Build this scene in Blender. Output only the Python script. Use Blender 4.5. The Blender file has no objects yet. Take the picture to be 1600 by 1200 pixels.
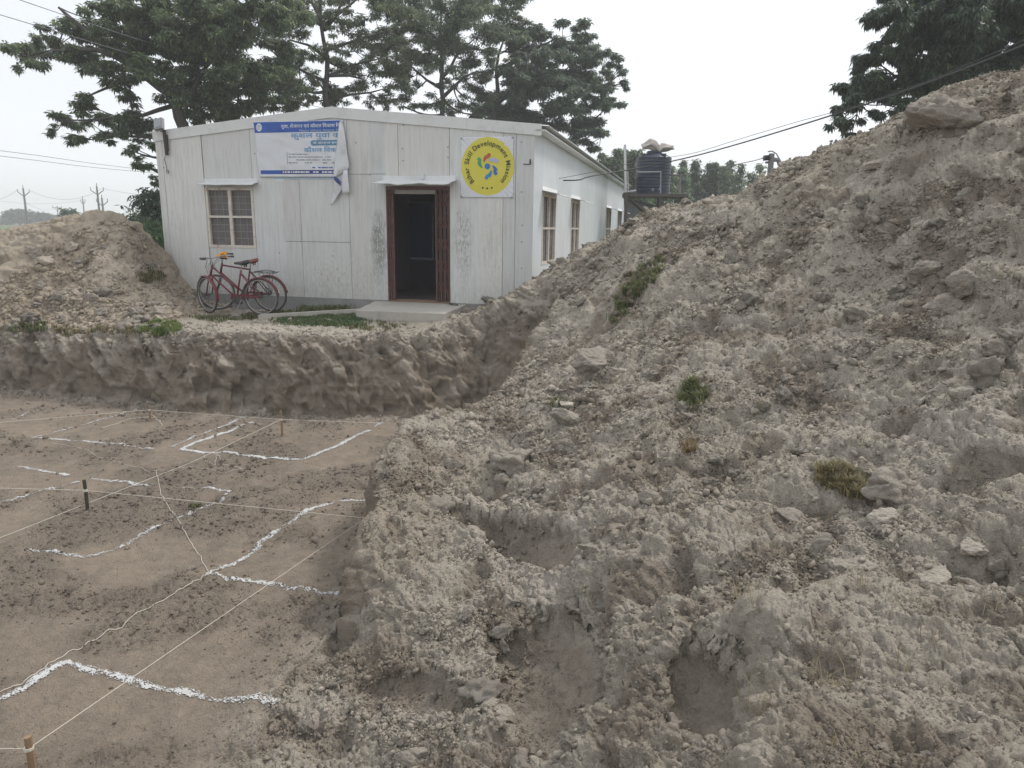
import bpy, math, random
import numpy as np
from mathutils import Vector, Matrix, Euler

SC = bpy.context.scene
COL = SC.collection

# ------------------------------------------------------------------ camera
F, PITCH, ROLL, CAMH = 1107.0, math.radians(12.48), math.radians(0.8), 1.6
cam_d = bpy.data.cameras.new('camera')
cam = bpy.data.objects.new('camera', cam_d)
COL.objects.link(cam)
cam_d.sensor_fit = 'HORIZONTAL'
cam_d.sensor_width = 36.0
cam_d.lens = 36.0 * F / 1600.0
cam_d.clip_start = 0.05
cam_d.clip_end = 6000
cam.matrix_world = (Matrix.Translation((0, 0, CAMH)) @ Matrix.Rotation(math.radians(90) - PITCH, 4, 'X')
                    @ Matrix.Rotation(ROLL, 4, 'Z'))
SC.camera = cam

# ------------------------------------------------------------------ light
SUN_EL, SUN_AZ = math.radians(52), math.radians(55)      # azimuth clockwise from +Y
world = bpy.data.worlds.new("World")
SC.world = world
world.use_nodes = True
nt = world.node_tree
nt.nodes.clear()
w_out = nt.nodes.new('ShaderNodeOutputWorld')
w_bg = nt.nodes.new('ShaderNodeBackground')
w_sky = nt.nodes.new('ShaderNodeTexSky')
w_sky.sky_type = 'NISHITA'
w_sky.sun_disc = False
w_sky.sun_elevation = SUN_EL
w_sky.sun_rotation = SUN_AZ
w_sky.air_density = 1.0
w_sky.dust_density = 3.0
w_sky.ozone_density = 1.0
# overcast: the clear sky is seen only through a nearly even layer of pale cloud
w_mix = nt.nodes.new('ShaderNodeMixRGB')
w_mix.inputs[0].default_value = 0.88
w_cl = nt.nodes.new('ShaderNodeMixRGB')
w_cl.inputs[1].default_value = (7.55, 7.85, 8.45, 1)
w_cl.inputs[2].default_value = (8.9, 9.15, 9.45, 1)
w_tc = nt.nodes.new('ShaderNodeTexCoord')
w_mp = nt.nodes.new('ShaderNodeMapping')
w_mp.inputs['Scale'].default_value = (1, 1, 2.5)
w_no = nt.nodes.new('ShaderNodeTexNoise')
w_no.inputs['Scale'].default_value = 1.3
w_no.inputs['Detail'].default_value = 3
w_rp = nt.nodes.new('ShaderNodeMapRange')
w_rp.inputs[1].default_value = 0.35
w_rp.inputs[2].default_value = 0.65
nt.links.new(w_tc.outputs['Generated'], w_mp.inputs[0])
nt.links.new(w_mp.outputs[0], w_no.inputs['Vector'])
nt.links.new(w_no.outputs['Fac'], w_rp.inputs[0])
nt.links.new(w_rp.outputs[0], w_cl.inputs[0])
nt.links.new(w_sky.outputs[0], w_mix.inputs[1])
nt.links.new(w_cl.outputs[0], w_mix.inputs[2])
nt.links.new(w_mix.outputs[0], w_bg.inputs[0])
w_bg.inputs[1].default_value = 0.079
nt.links.new(w_bg.outputs[0], w_out.inputs[0])

sun_d = bpy.data.lights.new('sun', 'SUN')
sun_d.energy = 1.5
sun_d.angle = math.radians(11)
sun_d.color = (1.0, 0.96, 0.9)
sun = bpy.data.objects.new('sun', sun_d)
COL.objects.link(sun)
sv = Vector((math.sin(SUN_AZ) * math.cos(SUN_EL), math.cos(SUN_AZ) * math.cos(SUN_EL), math.sin(SUN_EL)))
sun.rotation_euler = sv.to_track_quat('Z', 'Y').to_euler()

SC.view_settings.view_transform = 'Standard'
SC.view_settings.look = 'None'
SC.view_settings.exposure = 0.74
SC.view_settings.gamma = 1.0
SC.cycles.max_bounces = 6
SC.cycles.diffuse_bounces = 3
SC.cycles.volume_bounces = 2
SC.cycles.use_denoising = True

# ------------------------------------------------------------------ helpers
_c, _s, _cr, _sr = math.cos(PITCH), math.sin(PITCH), math.cos(ROLL), math.sin(ROLL)

def ray(px, py):
    X, Y = px - 800.0, py - 600.0
    X, Y = X * _cr + Y * _sr, -X * _sr + Y * _cr
    u, v = X / F, -Y / F
    return np.array([u, _c + v * _s, -_s + v * _c])

def at(px, py, Y):
    d = ray(px, py); t = Y / d[1]
    return np.array([d[0] * t, Y, CAMH + d[2] * t])

def at_z(px, py, z):
    d = ray(px, py); t = (z - CAMH) / d[2]
    return np.array([d[0] * t, d[1] * t, z])

def project(P):
    x, y, z = P[..., 0], P[..., 1], P[..., 2] - CAMH
    dep = y * _c - z * _s
    up = y * _s + z * _c
    dep = np.where(dep < .05, .05, dep)
    X, Y = F * x / dep, -F * up / dep
    return 800 + X * _cr - Y * _sr, 600 + X * _sr + Y * _cr, dep

def tag(o, label=None, cat=None, group=None, kind=None):
    if label: o['label'] = label
    if cat: o['category'] = cat
    if group: o['group'] = group
    if kind: o['kind'] = kind
    return o

def thing(name, label, cat, loc=(0, 0, 0), rz=0.0, group=None):
    o = bpy.data.objects.new(name, None)
    o.empty_display_size = 0.2
    COL.objects.link(o)
    o.location = loc
    o.rotation_euler = (0, 0, rz)
    return tag(o, label, cat, group)

def link_mesh(name, me, mat=None, parent=None, smooth=False):
    o = bpy.data.objects.new(name, me)
    COL.objects.link(o)
    if mat is not None:
        for m in (mat if isinstance(mat, (list, tuple)) else [mat]):
            me.materials.append(m)
    if parent is not None: o.parent = parent
    if smooth:
        me.polygons.foreach_set('use_smooth', np.ones(len(me.polygons), dtype=bool))
    return o

def np_mesh(name, V, Q, mat=None, parent=None, smooth=False, colors=None, tri=False):
    """fast mesh from numpy arrays; Q is (n,4) quads or (n,3) triangles"""
    me = bpy.data.meshes.new(name)
    V = np.asarray(V, dtype=np.float32); Q = np.asarray(Q, dtype=np.int32)
    k = Q.shape[1]
    me.vertices.add(len(V)); me.vertices.foreach_set('co', V.ravel())
    me.loops.add(Q.size); me.loops.foreach_set('vertex_index', Q.ravel())
    me.polygons.add(len(Q))
    me.polygons.foreach_set('loop_start', np.arange(0, Q.size, k, dtype=np.int32))
    me.polygons.foreach_set('loop_total', np.full(len(Q), k, dtype=np.int32))
    if colors is not None:
        a = me.color_attributes.new('Col', 'FLOAT_COLOR', 'POINT')
        c4 = np.ones((len(V), 4), dtype=np.float32); c4[:, :3] = colors
        a.data.foreach_set('color', c4.ravel())
    me.update(calc_edges=True)
    return link_mesh(name, me, mat, parent, smooth)

class MB:
    """collects simple solids; build() links them as ONE mesh"""
    def __init__(self):
        self.v = []; self.f = []; self.c = []; self.cur = (1, 1, 1)
    def add(self, V, Fc):
        n = len(self.v)
        for p in V:
            self.v.append(tuple(p)); self.c.append(self.cur)
        self.f += [tuple(i + n for i in f) for f in Fc]
    def box(self, lo, hi, M=None):
        x0, y0, z0 = lo; x1, y1, z1 = hi
        V = [(x0, y0, z0), (x1, y0, z0), (x1, y1, z0), (x0, y1, z0), (x0, y0, z1), (x1, y0, z1), (x1, y1, z1), (x0, y1, z1)]
        if M is not None: V = [M @ Vector(p) for p in V]
        self.add(V, [(0, 3, 2, 1), (4, 5, 6, 7), (0, 1, 5, 4), (1, 2, 6, 5), (2, 3, 7, 6), (3, 0, 4, 7)])
    def prism(self, top, bot):
        n = len(top)
        self.add(list(top) + list(bot), [tuple(range(n)), tuple(range(2 * n - 1, n - 1, -1))] +
                 [(i, i + n, (i + 1) % n + n, (i + 1) % n) for i in range(n)])
    def tube(self, pts, r, n=6, cap=True, closed=False):
        pts = [Vector(p) for p in pts]
        rs = r if isinstance(r, (list, tuple)) else [r] * len(pts)
        V = []; up = None
        N = len(pts)
        for i, p in enumerate(pts):
            if closed: t = pts[(i + 1) % N] - pts[i - 1]
            elif i == 0: t = pts[1] - p
            elif i == N - 1: t = p - pts[i - 1]
            else: t = pts[i + 1] - pts[i - 1]
            if t.length < 1e-9: t = Vector((0, 0, 1))
            t.normalize()
            if up is None:
                up = Vector((0, 0, 1)) if abs(t.z) < .9 else Vector((1, 0, 0))
            a = t.cross(up)
            if a.length < 1e-6: a = t.cross(Vector((0, 1, 0)))
            a.normalize(); b = a.cross(t); b.normalize(); up = b
            for k in range(n):
                an = 2 * math.pi * k / n
                V.append(p + (a * math.cos(an) + b * math.sin(an)) * rs[i])
        Fc = []
        for i in range(N if closed else N - 1):
            j = (i + 1) % N
            for k in range(n):
                k2 = (k + 1) % n
                Fc.append((i * n + k, i * n + k2, j * n + k2, j * n + k))
        if cap and not closed:
            Fc.append(tuple(range(n - 1, -1, -1))); Fc.append(tuple((N - 1) * n + k for k in range(n)))
        self.add(V, Fc)
    def lathe(self, prof, n=24, M=None):
        V = []
        for r, z in prof:
            for k in range(n):
                a = 2 * math.pi * k / n
                V.append(Vector((r * math.cos(a), r * math.sin(a), z)))
        if M is not None: V = [M @ p for p in V]
        Fc = []
        for i in range(len(prof) - 1):
            for k in range(n):
                k2 = (k + 1) % n
                Fc.append((i * n + k, i * n + k2, (i + 1) * n + k2, (i + 1) * n + k))
        Fc.append(tuple(range(n - 1, -1, -1))); Fc.append(tuple((len(prof) - 1) * n + k for k in range(n)))
        self.add(V, Fc)
    def build(self, name, mat=None, parent=None, smooth=False):
        me = bpy.data.meshes.new(name)
        me.from_pydata(self.v, [], self.f)
        a = me.color_attributes.new('Col', 'FLOAT_COLOR', 'POINT')
        c4 = np.ones((len(self.v), 4), dtype=np.float32)
        c4[:, :3] = np.array(self.c, dtype=np.float32)
        a.data.foreach_set('color', c4.ravel())
        me.update()
        return link_mesh(name, me, mat, parent, smooth)

# ------------------------------------------------------------------ numpy noise
def _h(ix, iy, iz, seed):
    u = np.uint32
    h = ix.astype(u) * u(374761393) + iy.astype(u) * u(668265263) + iz.astype(u) * u(2246822519) + u((seed * 1274126177) & 0xffffffff)
    h = (h ^ (h >> u(13))) * u(1274126177)
    h = (h ^ (h >> u(16))) * u(2246822519)
    return h ^ (h >> u(15))

def perlin(x, y, z, seed=0):
    x = x.astype(np.float32); y = y.astype(np.float32); z = z.astype(np.float32)
    x0 = np.floor(x); y0 = np.floor(y); z0 = np.floor(z)
    fx, fy, fz = x - x0, y - y0, z - z0
    ux, uy, uz = (f * f * f * (f * (f * 6 - 15) + 10) for f in (fx, fy, fz))
    ix, iy, iz = x0.astype(np.int32), y0.astype(np.int32), z0.astype(np.int32)
    out = np.zeros_like(fx)
    k = np.float32(1 / 511.5)
    for a in (0, 1):
        wx = ux if a else 1 - ux
        for b in (0, 1):
            wxy = wx * (uy if b else 1 - uy)
            for c in (0, 1):
                w = wxy * (uz if c else 1 - uz)
                h = _h(ix + a, iy + b, iz + c, seed)
                g = ((h & 1023).astype(np.float32) * k - 1) * (fx - a)
                g += (((h >> 10) & 1023).astype(np.float32) * k - 1) * (fy - b)
                g += (((h >> 20) & 1023).astype(np.float32) * k - 1) * (fz - c)
                out += w * g
    return out * np.float32(1.4)

def fbm(x, y, z, oct=4, seed=0, gain=.5):
    o = 0; a = 1; s = 1
    for i in range(oct):
        o = o + a * perlin(x * s + 13.7 * i, y * s - 7.1 * i, z * s + 3.3 * i, seed + i * 17); a *= gain; s *= 2.03
    return o

def chunk(u, v, seed=0, tilt=.8, fall=1.1, gap=.10):
    """broken clods: flat tilted plates of random height with dark gaps between them"""
    u = u.astype(np.float32); v = v.astype(np.float32)
    u0 = np.floor(u).astype(np.int32); v0 = np.floor(v).astype(np.int32)
    best = np.full(u.shape, -9.0, np.float32); f1 = np.full(u.shape, 9.0, np.float32); f2 = f1.copy()
    zz = np.zeros_like(u0); k = np.float32(1 / 1023.)
    for a in (-1, 0, 1):
        for b in (-1, 0, 1):
            h = _h(u0 + a, v0 + b, zz, seed)
            g = _h(u0 + a, v0 + b, zz + 1, seed + 5)
            du = u - (u0 + a + (h & 1023).astype(np.float32) * k); dv = v - (v0 + b + ((h >> 10) & 1023).astype(np.float32) * k)
            d = du * du + dv * dv
            val = ((h >> 20) & 1023).astype(np.float32) * k * .7 + tilt * (((g & 1023).astype(np.float32) * 2 * k - 1) * du + (((g >> 10) & 1023).astype(np.float32) * 2 * k - 1) * dv) \
                - fall * (.5 + ((g >> 20) & 1023).astype(np.float32) * k) * d * d * 2.5
            nf = d < f1
            f2 = np.where(nf, f1, np.minimum(f2, d)); f1 = np.where(nf, d, f1)
            best = np.maximum(best, val)
    e = np.sqrt(f2) - np.sqrt(f1)
    return best - .35 * np.clip(1 - e / gap, 0, 1)

def sstep(a, b, x):
    t = np.clip((x - a) / (b - a), 0, 1)
    return t * t * (3 - 2 * t)

# ------------------------------------------------------------------ materials
MATS = {}
def new_mat(name):
    m = bpy.data.materials.new(name); m.use_nodes = True
    n = m.node_tree; b = n.nodes['Principled BSDF']
    MATS[name] = m
    return m, n, b

def N(nt, kind, **kw):
    n = nt.nodes.new(kind)
    for k, v in kw.items():
        if k.startswith('i_'):
            key = k[2:]; key = int(key) if key.isdigit() else key.replace('_', ' ')
            n.inputs[key].default_value = v
        else: setattr(n, k, v)
    return n

def simple(name, col, rough=.6, metal=0.0, var=.12, scale=8.0, bump=0.0, bscale=60.0, dirt=None, dirt_amt=.4):
    m, n, b = new_mat(name)
    tc = N(n, 'ShaderNodeTexCoord')
    no = N(n, 'ShaderNodeTexNoise', i_Scale=scale, i_Detail=6.0, i_Roughness=.65)
    n.links.new(tc.outputs['Object'], no.inputs['Vector'])
    mx = N(n, 'ShaderNodeMixRGB')
    mx.inputs[1].default_value = tuple(c * (1 - var) for c in col) + (1,)
    mx.inputs[2].default_value = tuple(min(1, c * (1 + var)) for c in col) + (1,)
    n.links.new(no.outputs['Fac'], mx.inputs[0])
    last = mx.outputs[0]
    if dirt is not None:
        n2 = N(n, 'ShaderNodeTexNoise', i_Scale=scale * .6, i_Detail=8.0, i_Roughness=.75)
        n.links.new(tc.outputs['Object'], n2.inputs['Vector'])
        mr = N(n, 'ShaderNodeMapRange'); mr.inputs[1].default_value = .5; mr.inputs[2].default_value = .68; mr.inputs[4].default_value = dirt_amt
        n.links.new(n2.outputs['Fac'], mr.inputs[0])
        m3 = N(n, 'ShaderNodeMixRGB'); m3.inputs[2].default_value = tuple(dirt) + (1,)
        n.links.new(mr.outputs[0], m3.inputs[0]); n.links.new(last, m3.inputs[1]); last = m3.outputs[0]
    n.links.new(last, b.inputs['Base Color'])
    b.inputs['Roughness'].default_value = rough; b.inputs['Metallic'].default_value = metal
    if bump:
        n4 = N(n, 'ShaderNodeTexNoise', i_Scale=bscale, i_Detail=5.0)
        n.links.new(tc.outputs['Object'], n4.inputs['Vector'])
        bp = N(n, 'ShaderNodeBump'); bp.inputs['Strength'].default_value = bump; bp.inputs['Distance'].default_value = .01
        n.links.new(n4.outputs['Fac'], bp.inputs['Height']); n.links.new(bp.outputs[0], b.inputs['Normal'])
    return m

def soil_mat(name, gain=(1, 1, 1), bump=.55):
    """dry silt: base tone from the mesh's own soil map, fine crumbs and grit from noise"""
    m, n, b = new_mat(name)
    tc = N(n, 'ShaderNodeTexCoord')
    at_ = N(n, 'ShaderNodeVertexColor', layer_name='Col')
    n1 = N(n, 'ShaderNodeTexNoise', i_Scale=9.0, i_Detail=9.0, i_Roughness=.72)
    n2 = N(n, 'ShaderNodeTexNoise', i_Scale=55.0, i_Detail=6.0, i_Roughness=.7)
    vo = N(n, 'ShaderNodeTexVoronoi', i_Scale=70.0); vo.feature = 'F1'
    for q in (n1, n2, vo): n.links.new(tc.outputs['Object'], q.inputs['Vector'])
    r1 = N(n, 'ShaderNodeMapRange'); r1.inputs[1].default_value = .3; r1.inputs[2].default_value = .7; r1.inputs[3].default_value = .80; r1.inputs[4].default_value = 1.16
    r2 = N(n, 'ShaderNodeMapRange'); r2.inputs[1].default_value = .3; r2.inputs[2].default_value = .7; r2.inputs[3].default_value = .86; r2.inputs[4].default_value = 1.13
    n.links.new(n1.outputs['Fac'], r1.inputs[0]); n.links.new(n2.outputs['Fac'], r2.inputs[0])
    ml = N(n, 'ShaderNodeMath', operation='MULTIPLY'); n.links.new(r1.outputs[0], ml.inputs[0]); n.links.new(r2.outputs[0], ml.inputs[1])
    vm = N(n, 'ShaderNodeVectorMath', operation='SCALE'); n.links.new(at_.outputs['Color'], vm.inputs[0]); n.links.new(ml.outputs[0], vm.inputs['Scale'])
    vg = N(n, 'ShaderNodeVectorMath', operation='MULTIPLY'); vg.inputs[1].default_value = gain
    n.links.new(vm.outputs[0], vg.inputs[0])
    n.links.new(vg.outputs[0], b.inputs['Base Color'])
    b.inputs['Roughness'].default_value = .95
    b.inputs['Specular IOR Level'].default_value = .15
    ad = N(n, 'ShaderNodeMath', operation='MULTIPLY_ADD'); ad.inputs[1].default_value = -.4
    n.links.new(vo.outputs['Distance'], ad.inputs[0]); n.links.new(n2.outputs['Fac'], ad.inputs[2])
    ad2 = N(n, 'ShaderNodeMath', operation='MULTIPLY_ADD'); ad2.inputs[1].default_value = 2.2
    n.links.new(n1.outputs['Fac'], ad2.inputs[0]); n.links.new(ad.outputs[0], ad2.inputs[2]); ad = ad2
    bp = N(n, 'ShaderNodeBump'); bp.inputs['Strength'].default_value = bump; bp.inputs['Distance'].default_value = .03
    n.links.new(ad.outputs[0], bp.inputs['Height']); n.links.new(bp.outputs[0], b.inputs['Normal'])
    return m

M_SOIL = soil_mat('silt_soil', (1.09, 1.08, 1.07), .85)
M_CLOD = soil_mat('clod_soil', (1.06, 1.05, 1.04), .7)

# ------------------------------------------------------------------ building frame (shared by terrain)
BX, BY, BTH, BW, BL, EAVE, APEX, SILL = 0.352, 13.68, 0.2379, 8.15, 19.0, 3.37, 3.758, 0.12
bfx = np.array([math.cos(BTH), -math.sin(BTH)]); bfy = np.array([math.sin(BTH), math.cos(BTH)])

def wall_pt(px, py, off=0.0):
    """pixel -> (x, z) on the front wall in the building's own frame"""
    d = ray(px, py)
    den = d[0] * bfy[0] + d[1] * bfy[1]
    t = (BX * bfy[0] + BY * bfy[1] + off) / den
    p = d * t
    return (p[0] - BX) * bfx[0] + (p[1] - BY) * bfx[1], CAMH + p[2]

def side_pt(px, py):
    d = ray(px, py)
    den = d[0] * bfx[0] + d[1] * bfx[1]
    t = (BX * bfx[0] + BY * bfx[1]) / den
    p = d * t
    return (p[0] - BX) * bfy[0] + (p[1] - BY) * bfy[1], CAMH + p[2]

# ------------------------------------------------------------------ terrain
PZ = -1.3
BASE = np.array([(-16, 12.6), (-12, 12.25), (-8.86, 11.92), (-7.22, 11.41), (-5.58, 10.86), (-3.95, 10.56), (-2.34, 10.46),
                 (-1.55, 10.43), (-0.9, 10.6), (-0.25, 10.75), (0.12, 10.4), (-0.1, 9.7), (-0.6, 9.0), (-1.15, 8.3), (-1.36, 7.4),
                 (-1.27, 6.4), (-1.19, 5.6), (-1.18, 5.0), (-1.30, 4.3), (-1.46, 3.85), (-1.4, 3.3), (-1.5, 1.0), (-1.6, -5), (-16, -5)])
TOP = np.array([(-16.5, 13.0), (-12, 12.75), (-8.4, 12.42), (-5.75, 11.45), (-3.72, 11.2), (-2.5, 11.1), (-1.3, 11.75), (-0.5, 12.35),
                (0.2, 12.1), (0.85, 11.1), (0.5, 9.7), (0.0, 8.6), (-0.58, 7.8), (-1.06, 7.0), (-1.13, 6.2), (-1.07, 5.5),
                (-1.12, 5.0), (-0.95, 4.68), (-0.55, 4.3), (-0.35, 3.9), (-0.25, 3.1), (-0.2, 1.0), (0.0, -5.5), (-16.5, -5.5)])

CP = [  # (pixel x, pixel y, distance): what the photograph shows of the heaped surface
 (1600,126,7.5),(1600,250,6.4),(1600,400,5.4),(1600,550,4.6),(1600,700,3.85),(1600,850,3.15),(1600,1000,2.55),(1600,1190,2.0),
 (1450,156,8.4),(1450,300,7.0),(1450,450,5.9),(1450,600,4.95),(1450,750,4.0),(1450,900,3.2),(1450,1050,2.5),(1400,186,8.8),
 (1300,236,9.3),(1300,350,7.7),(1300,500,6.3),(1300,650,5.05),(1300,800,3.95),(1300,1000,2.8),(1300,1190,2.1),
 (1210,270,9.8),(1185,298,10.0),(1100,312,10.2),(1100,400,8.7),(1100,500,7.25),(1100,600,6.1),(1100,700,5.05),(1100,850,3.95),(1100,1000,3.1),(1100,1150,2.65),
 (1020,338,10.8),(950,366,11.2),(950,450,9.4),(950,550,7.7),(950,650,6.3),(950,750,5.15),(950,850,4.3),(950,1000,3.45),(950,1150,2.85),
 (850,424,12.2),(870,470,10.6),(850,540,9.2),(850,600,7.9),(850,680,6.5),(850,800,5.1),(850,900,4.4),(850,1000,3.85),(850,1150,3.2),
 (790,472,12.9),(770,478,12.7),(735,490,12.5),(900,408,11.8),
 (700,680,6.9),(700,760,6.0),(700,850,5.05),(700,950,4.3),(700,1050,3.75),(700,1180,3.2),
 (635,668,7.0),(600,715,6.2),(592,780,5.5),(579,826,5.05),(640,840,5.0),(800,600,8.6),(720,645,7.8),
 (0,350,15.4),(60,347,15.4),(92,336,15.4),(140,329,15.4),(200,341,15.3),(240,380,15.2),(262,432,15.0),(-150,352,15.6),(-300,360,15.6),
 (-150,492,12.9),(0,494,12.8),(100,494,12.7),(200,492,12.7),(285,480,13.3),(0,420,14.1),(100,415,14.0),(180,415,14.0),(230,450,13.7),(-150,430,14.1),
 (0,516,12.45),(120,517,12.1),(250,517,11.6),(350,513,11.7),(450,512,11.7),(560,516,11.5),(650,511,12.0),(330,490,14.2),(450,490,14.3),(330,495,13.2),
]
CW = [(x, y, z) for x, y, z in [
 (-5,14.9,-.16),(-6.3,15.1,-.1),(-4,14.2,-.13),(-3.2,13.0,-.06),(-1.5,12.8,.02),(-.6,13.3,.1),
 (-9,18,0.3),(-12,18.5,0.2),(-8,17,.2),(-16,19,0),(-9,22,0),(-4,24,0),(-8.2,16.0,.55),
 (7,6.5,3.1),(9,6,2.9),(8,4,2.2),(7,2.5,.9),(10,2,1.0),(6,11,1.6),(4.5,12,1.2),(5,14.5,0.1),(3.2,13,.9),(2,14.5,.5),(.9,14.2,.6),(2.6,17,0),(8,14,.1),(11,12,.3),
 (1.2,12.9,1.15),(0,1.2,-.2),(2,0.5,-.15),(1,-2,-.2),(4,-2,0),(8,-2,0),(-.2,2,-1.0),(-1,2,-1.2),(12,7,1.5),(5,20,0),(14,20,0),(20,10,0),(0,30,0),(-20,30,0),(20,30,0),(14,-6,0),(0,-8,-.1),
 (-2,5,-1.0),(-2,7,-.6),(-2,9,-.4)]]
cpts = np.array([at(*c) for c in CP] + CW)
_cx = cpts[:, :2]
def _phi(d2):
    return 0.5 * d2 * np.log(d2 + 1e-9)
def _fit():
    n = len(cpts)
    d2 = ((_cx[:, None] - _cx[None]) ** 2).sum(-1)
    A = np.zeros((n + 3, n + 3)); A[:n, :n] = _phi(d2) + np.eye(n) * .03
    A[:n, n] = 1; A[:n, n + 1:] = _cx; A[n, :n] = 1; A[n + 1:, :n] = _cx.T
    return np.linalg.solve(A, np.concatenate([cpts[:, 2], [0, 0, 0]]))
_w = _fit()
def surf_s(x, y):
    sh = x.shape; x = x.ravel(); y = y.ravel(); o = np.empty_like(x)
    for i in range(0, len(x), 60000):
        a = x[i:i + 60000]; b = y[i:i + 60000]
        d2 = (a[:, None] - _cx[None, :, 0]) ** 2 + (b[:, None] - _cx[None, :, 1]) ** 2
        o[i:i + 60000] = _phi(d2) @ _w[:-3] + _w[-3] + _w[-2] * a + _w[-1] * b
    return o.reshape(sh)

def poly_dist(P, x, y):
    d = np.full(x.shape, 1e9)
    for i in range(len(P)):
        a = P[i]; b = P[(i + 1) % len(P)]; e = b - a
        t = np.clip(((x - a[0]) * e[0] + (y - a[1]) * e[1]) / (e @ e), 0, 1)
        d = np.minimum(d, (x - a[0] - t * e[0]) ** 2 + (y - a[1] - t * e[1]) ** 2)
    return np.sqrt(d)
def poly_in(P, x, y):
    ins = np.zeros(x.shape, bool)
    for i in range(len(P)):
        x0, y0 = P[i - 1]; x1, y1 = P[i]
        if y0 == y1: continue
        c = ((y0 > y) != (y1 > y)) & (x < (x1 - x0) * (y - y0) / (y1 - y0) + x0)
        ins ^= c
    return ins

def scoops():
    """bucket marks: centre, direction, half length, half width, depth"""
    L = []
    for (p0, Y0), (p1, Y1), w, d in SCOOP_PX:
        a = at(p0[0], p0[1], Y0)[:2]; b = at(p1[0], p1[1], Y1)[:2]
        L.append((a, b, w, d))
    return L
SCOOP_PX = [(((715,795),5.6),((925,895),4.35), .20, .20),
            (((840,985),3.9),((865,1160),3.18), .26, .15),
            (((610,1060),3.8),((720,1100),3.55), .17, .14),
            (((615,850),5.2),((625,880),5.0), .10, .07),
            (((1085,1030),3.05),((1120,1110),2.75), .17, .11)]

def terrain(x, y):
    """heights, blending masks"""
    r = np.hypot(x, y)
    # wobble the pit outline so the cut edge is ragged
    zero = np.zeros_like(x)
    wx = .16 * fbm(x / .9, y / .9, zero, 3, 41) + .035 * perlin(x / .13, y / .13, zero, 45)
    wy = .16 * fbm(x / .9, y / .9, zero + 9, 3, 42) + .035 * perlin(x / .13, y / .13, zero + 4, 46)
    fw = 1 - .6 * sstep(7.5, 5.0, y) * 1.0
    xw, yw = x + wx * fw, y + wy * fw
    S = surf_s(x, y)
    lx_ = (x - BX) * bfx[0] + (y - BY) * bfx[1]; ly_ = (x - BX) * bfy[0] + (y - BY) * bfy[1]
    S = S - .03 * sstep(-.2, -.7, ly_) * sstep(-3.4, -2.6, ly_) * sstep(-7.6, -6.6, lx_) * sstep(.2, -1.0, lx_)
    far = sstep(19, 25, r)
    S = S * (1 - far)
    S = np.where(y < 0.8, S * sstep(-4, .8, y) + (-.2) * (1 - sstep(-4, .8, y)), S)
    # ledge beside the camera's foot
    a = at(1178, 1000, 3.0)[:2]; b = at(1165, 1190, 2.3)[:2]; e = (b - a) / np.linalg.norm(b - a)
    dl = (x - a[0]) * e[1] - (y - a[1]) * e[0]; al = (x - a[0]) * e[0] + (y - a[1]) * e[1]
    dl = dl + .05 * perlin(x / .15, y / .15, zero, 77)
    S = S + .10 * np.tanh(-dl / .035) * np.exp(-np.abs(dl) / .28) * sstep(-.25, .05, al)
    smooth = np.zeros_like(x)
    for a, b, w, d in scoops():
        e = b - a; Ln = np.linalg.norm(e); e = e / Ln; m = (a + b) / 2
        u = ((x - m[0]) * e[0] + (y - m[1]) * e[1]) / (Ln / 2 + w)
        v = ((x - m[0]) * -e[1] + (y - m[1]) * e[0]) / w
        q = u * u + v * v + .55 * perlin(x / .2, y / .2, zero, 55) + .3 * perlin(x / .07, y / .07, zero, 56)
        k = np.clip(1 - q, 0, 1)
        S = S - d * k * (1.9 - .9 * k) * (1.0 - .55 * np.clip(u, -1, 1))
        S = S + .012 * perlin(v * 3.0, u * .4, zero, 57) * (k > 0)
        smooth = np.maximum(smooth, sstep(.05, .45, k) * (.75 + .25 * perlin(x / .1, y / .1, zero, 58)))
    inT = poly_in(TOP, xw, yw); inB = poly_in(BASE, xw, yw) & inT
    dT = poly_dist(TOP, xw, yw); dB = poly_dist(BASE, xw, yw)
    t = np.where(inB, 0, np.where(inT, dB / (dB + dT + 1e-6), 1))
    nearw = sstep(5.6, 4.6, y) * (x > -3)
    prof = (1 - (1 - t) ** 1.9) * (1 - nearw) + t * nearw
    z = PZ + (S - PZ) * prof
    # inside the building the ground stays below the floor
    lx = (x - BX) * bfx[0] + (y - BY) * bfx[1]; ly = (x - BX) * bfy[0] + (y - BY) * bfy[1]
    inside = (lx > -BW + .05) & (lx < -.05) & (ly > .05) & (ly < BL)
    z = np.where(inside, np.minimum(z, -.15), z)
    return z, t, inB, smooth, inside

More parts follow.
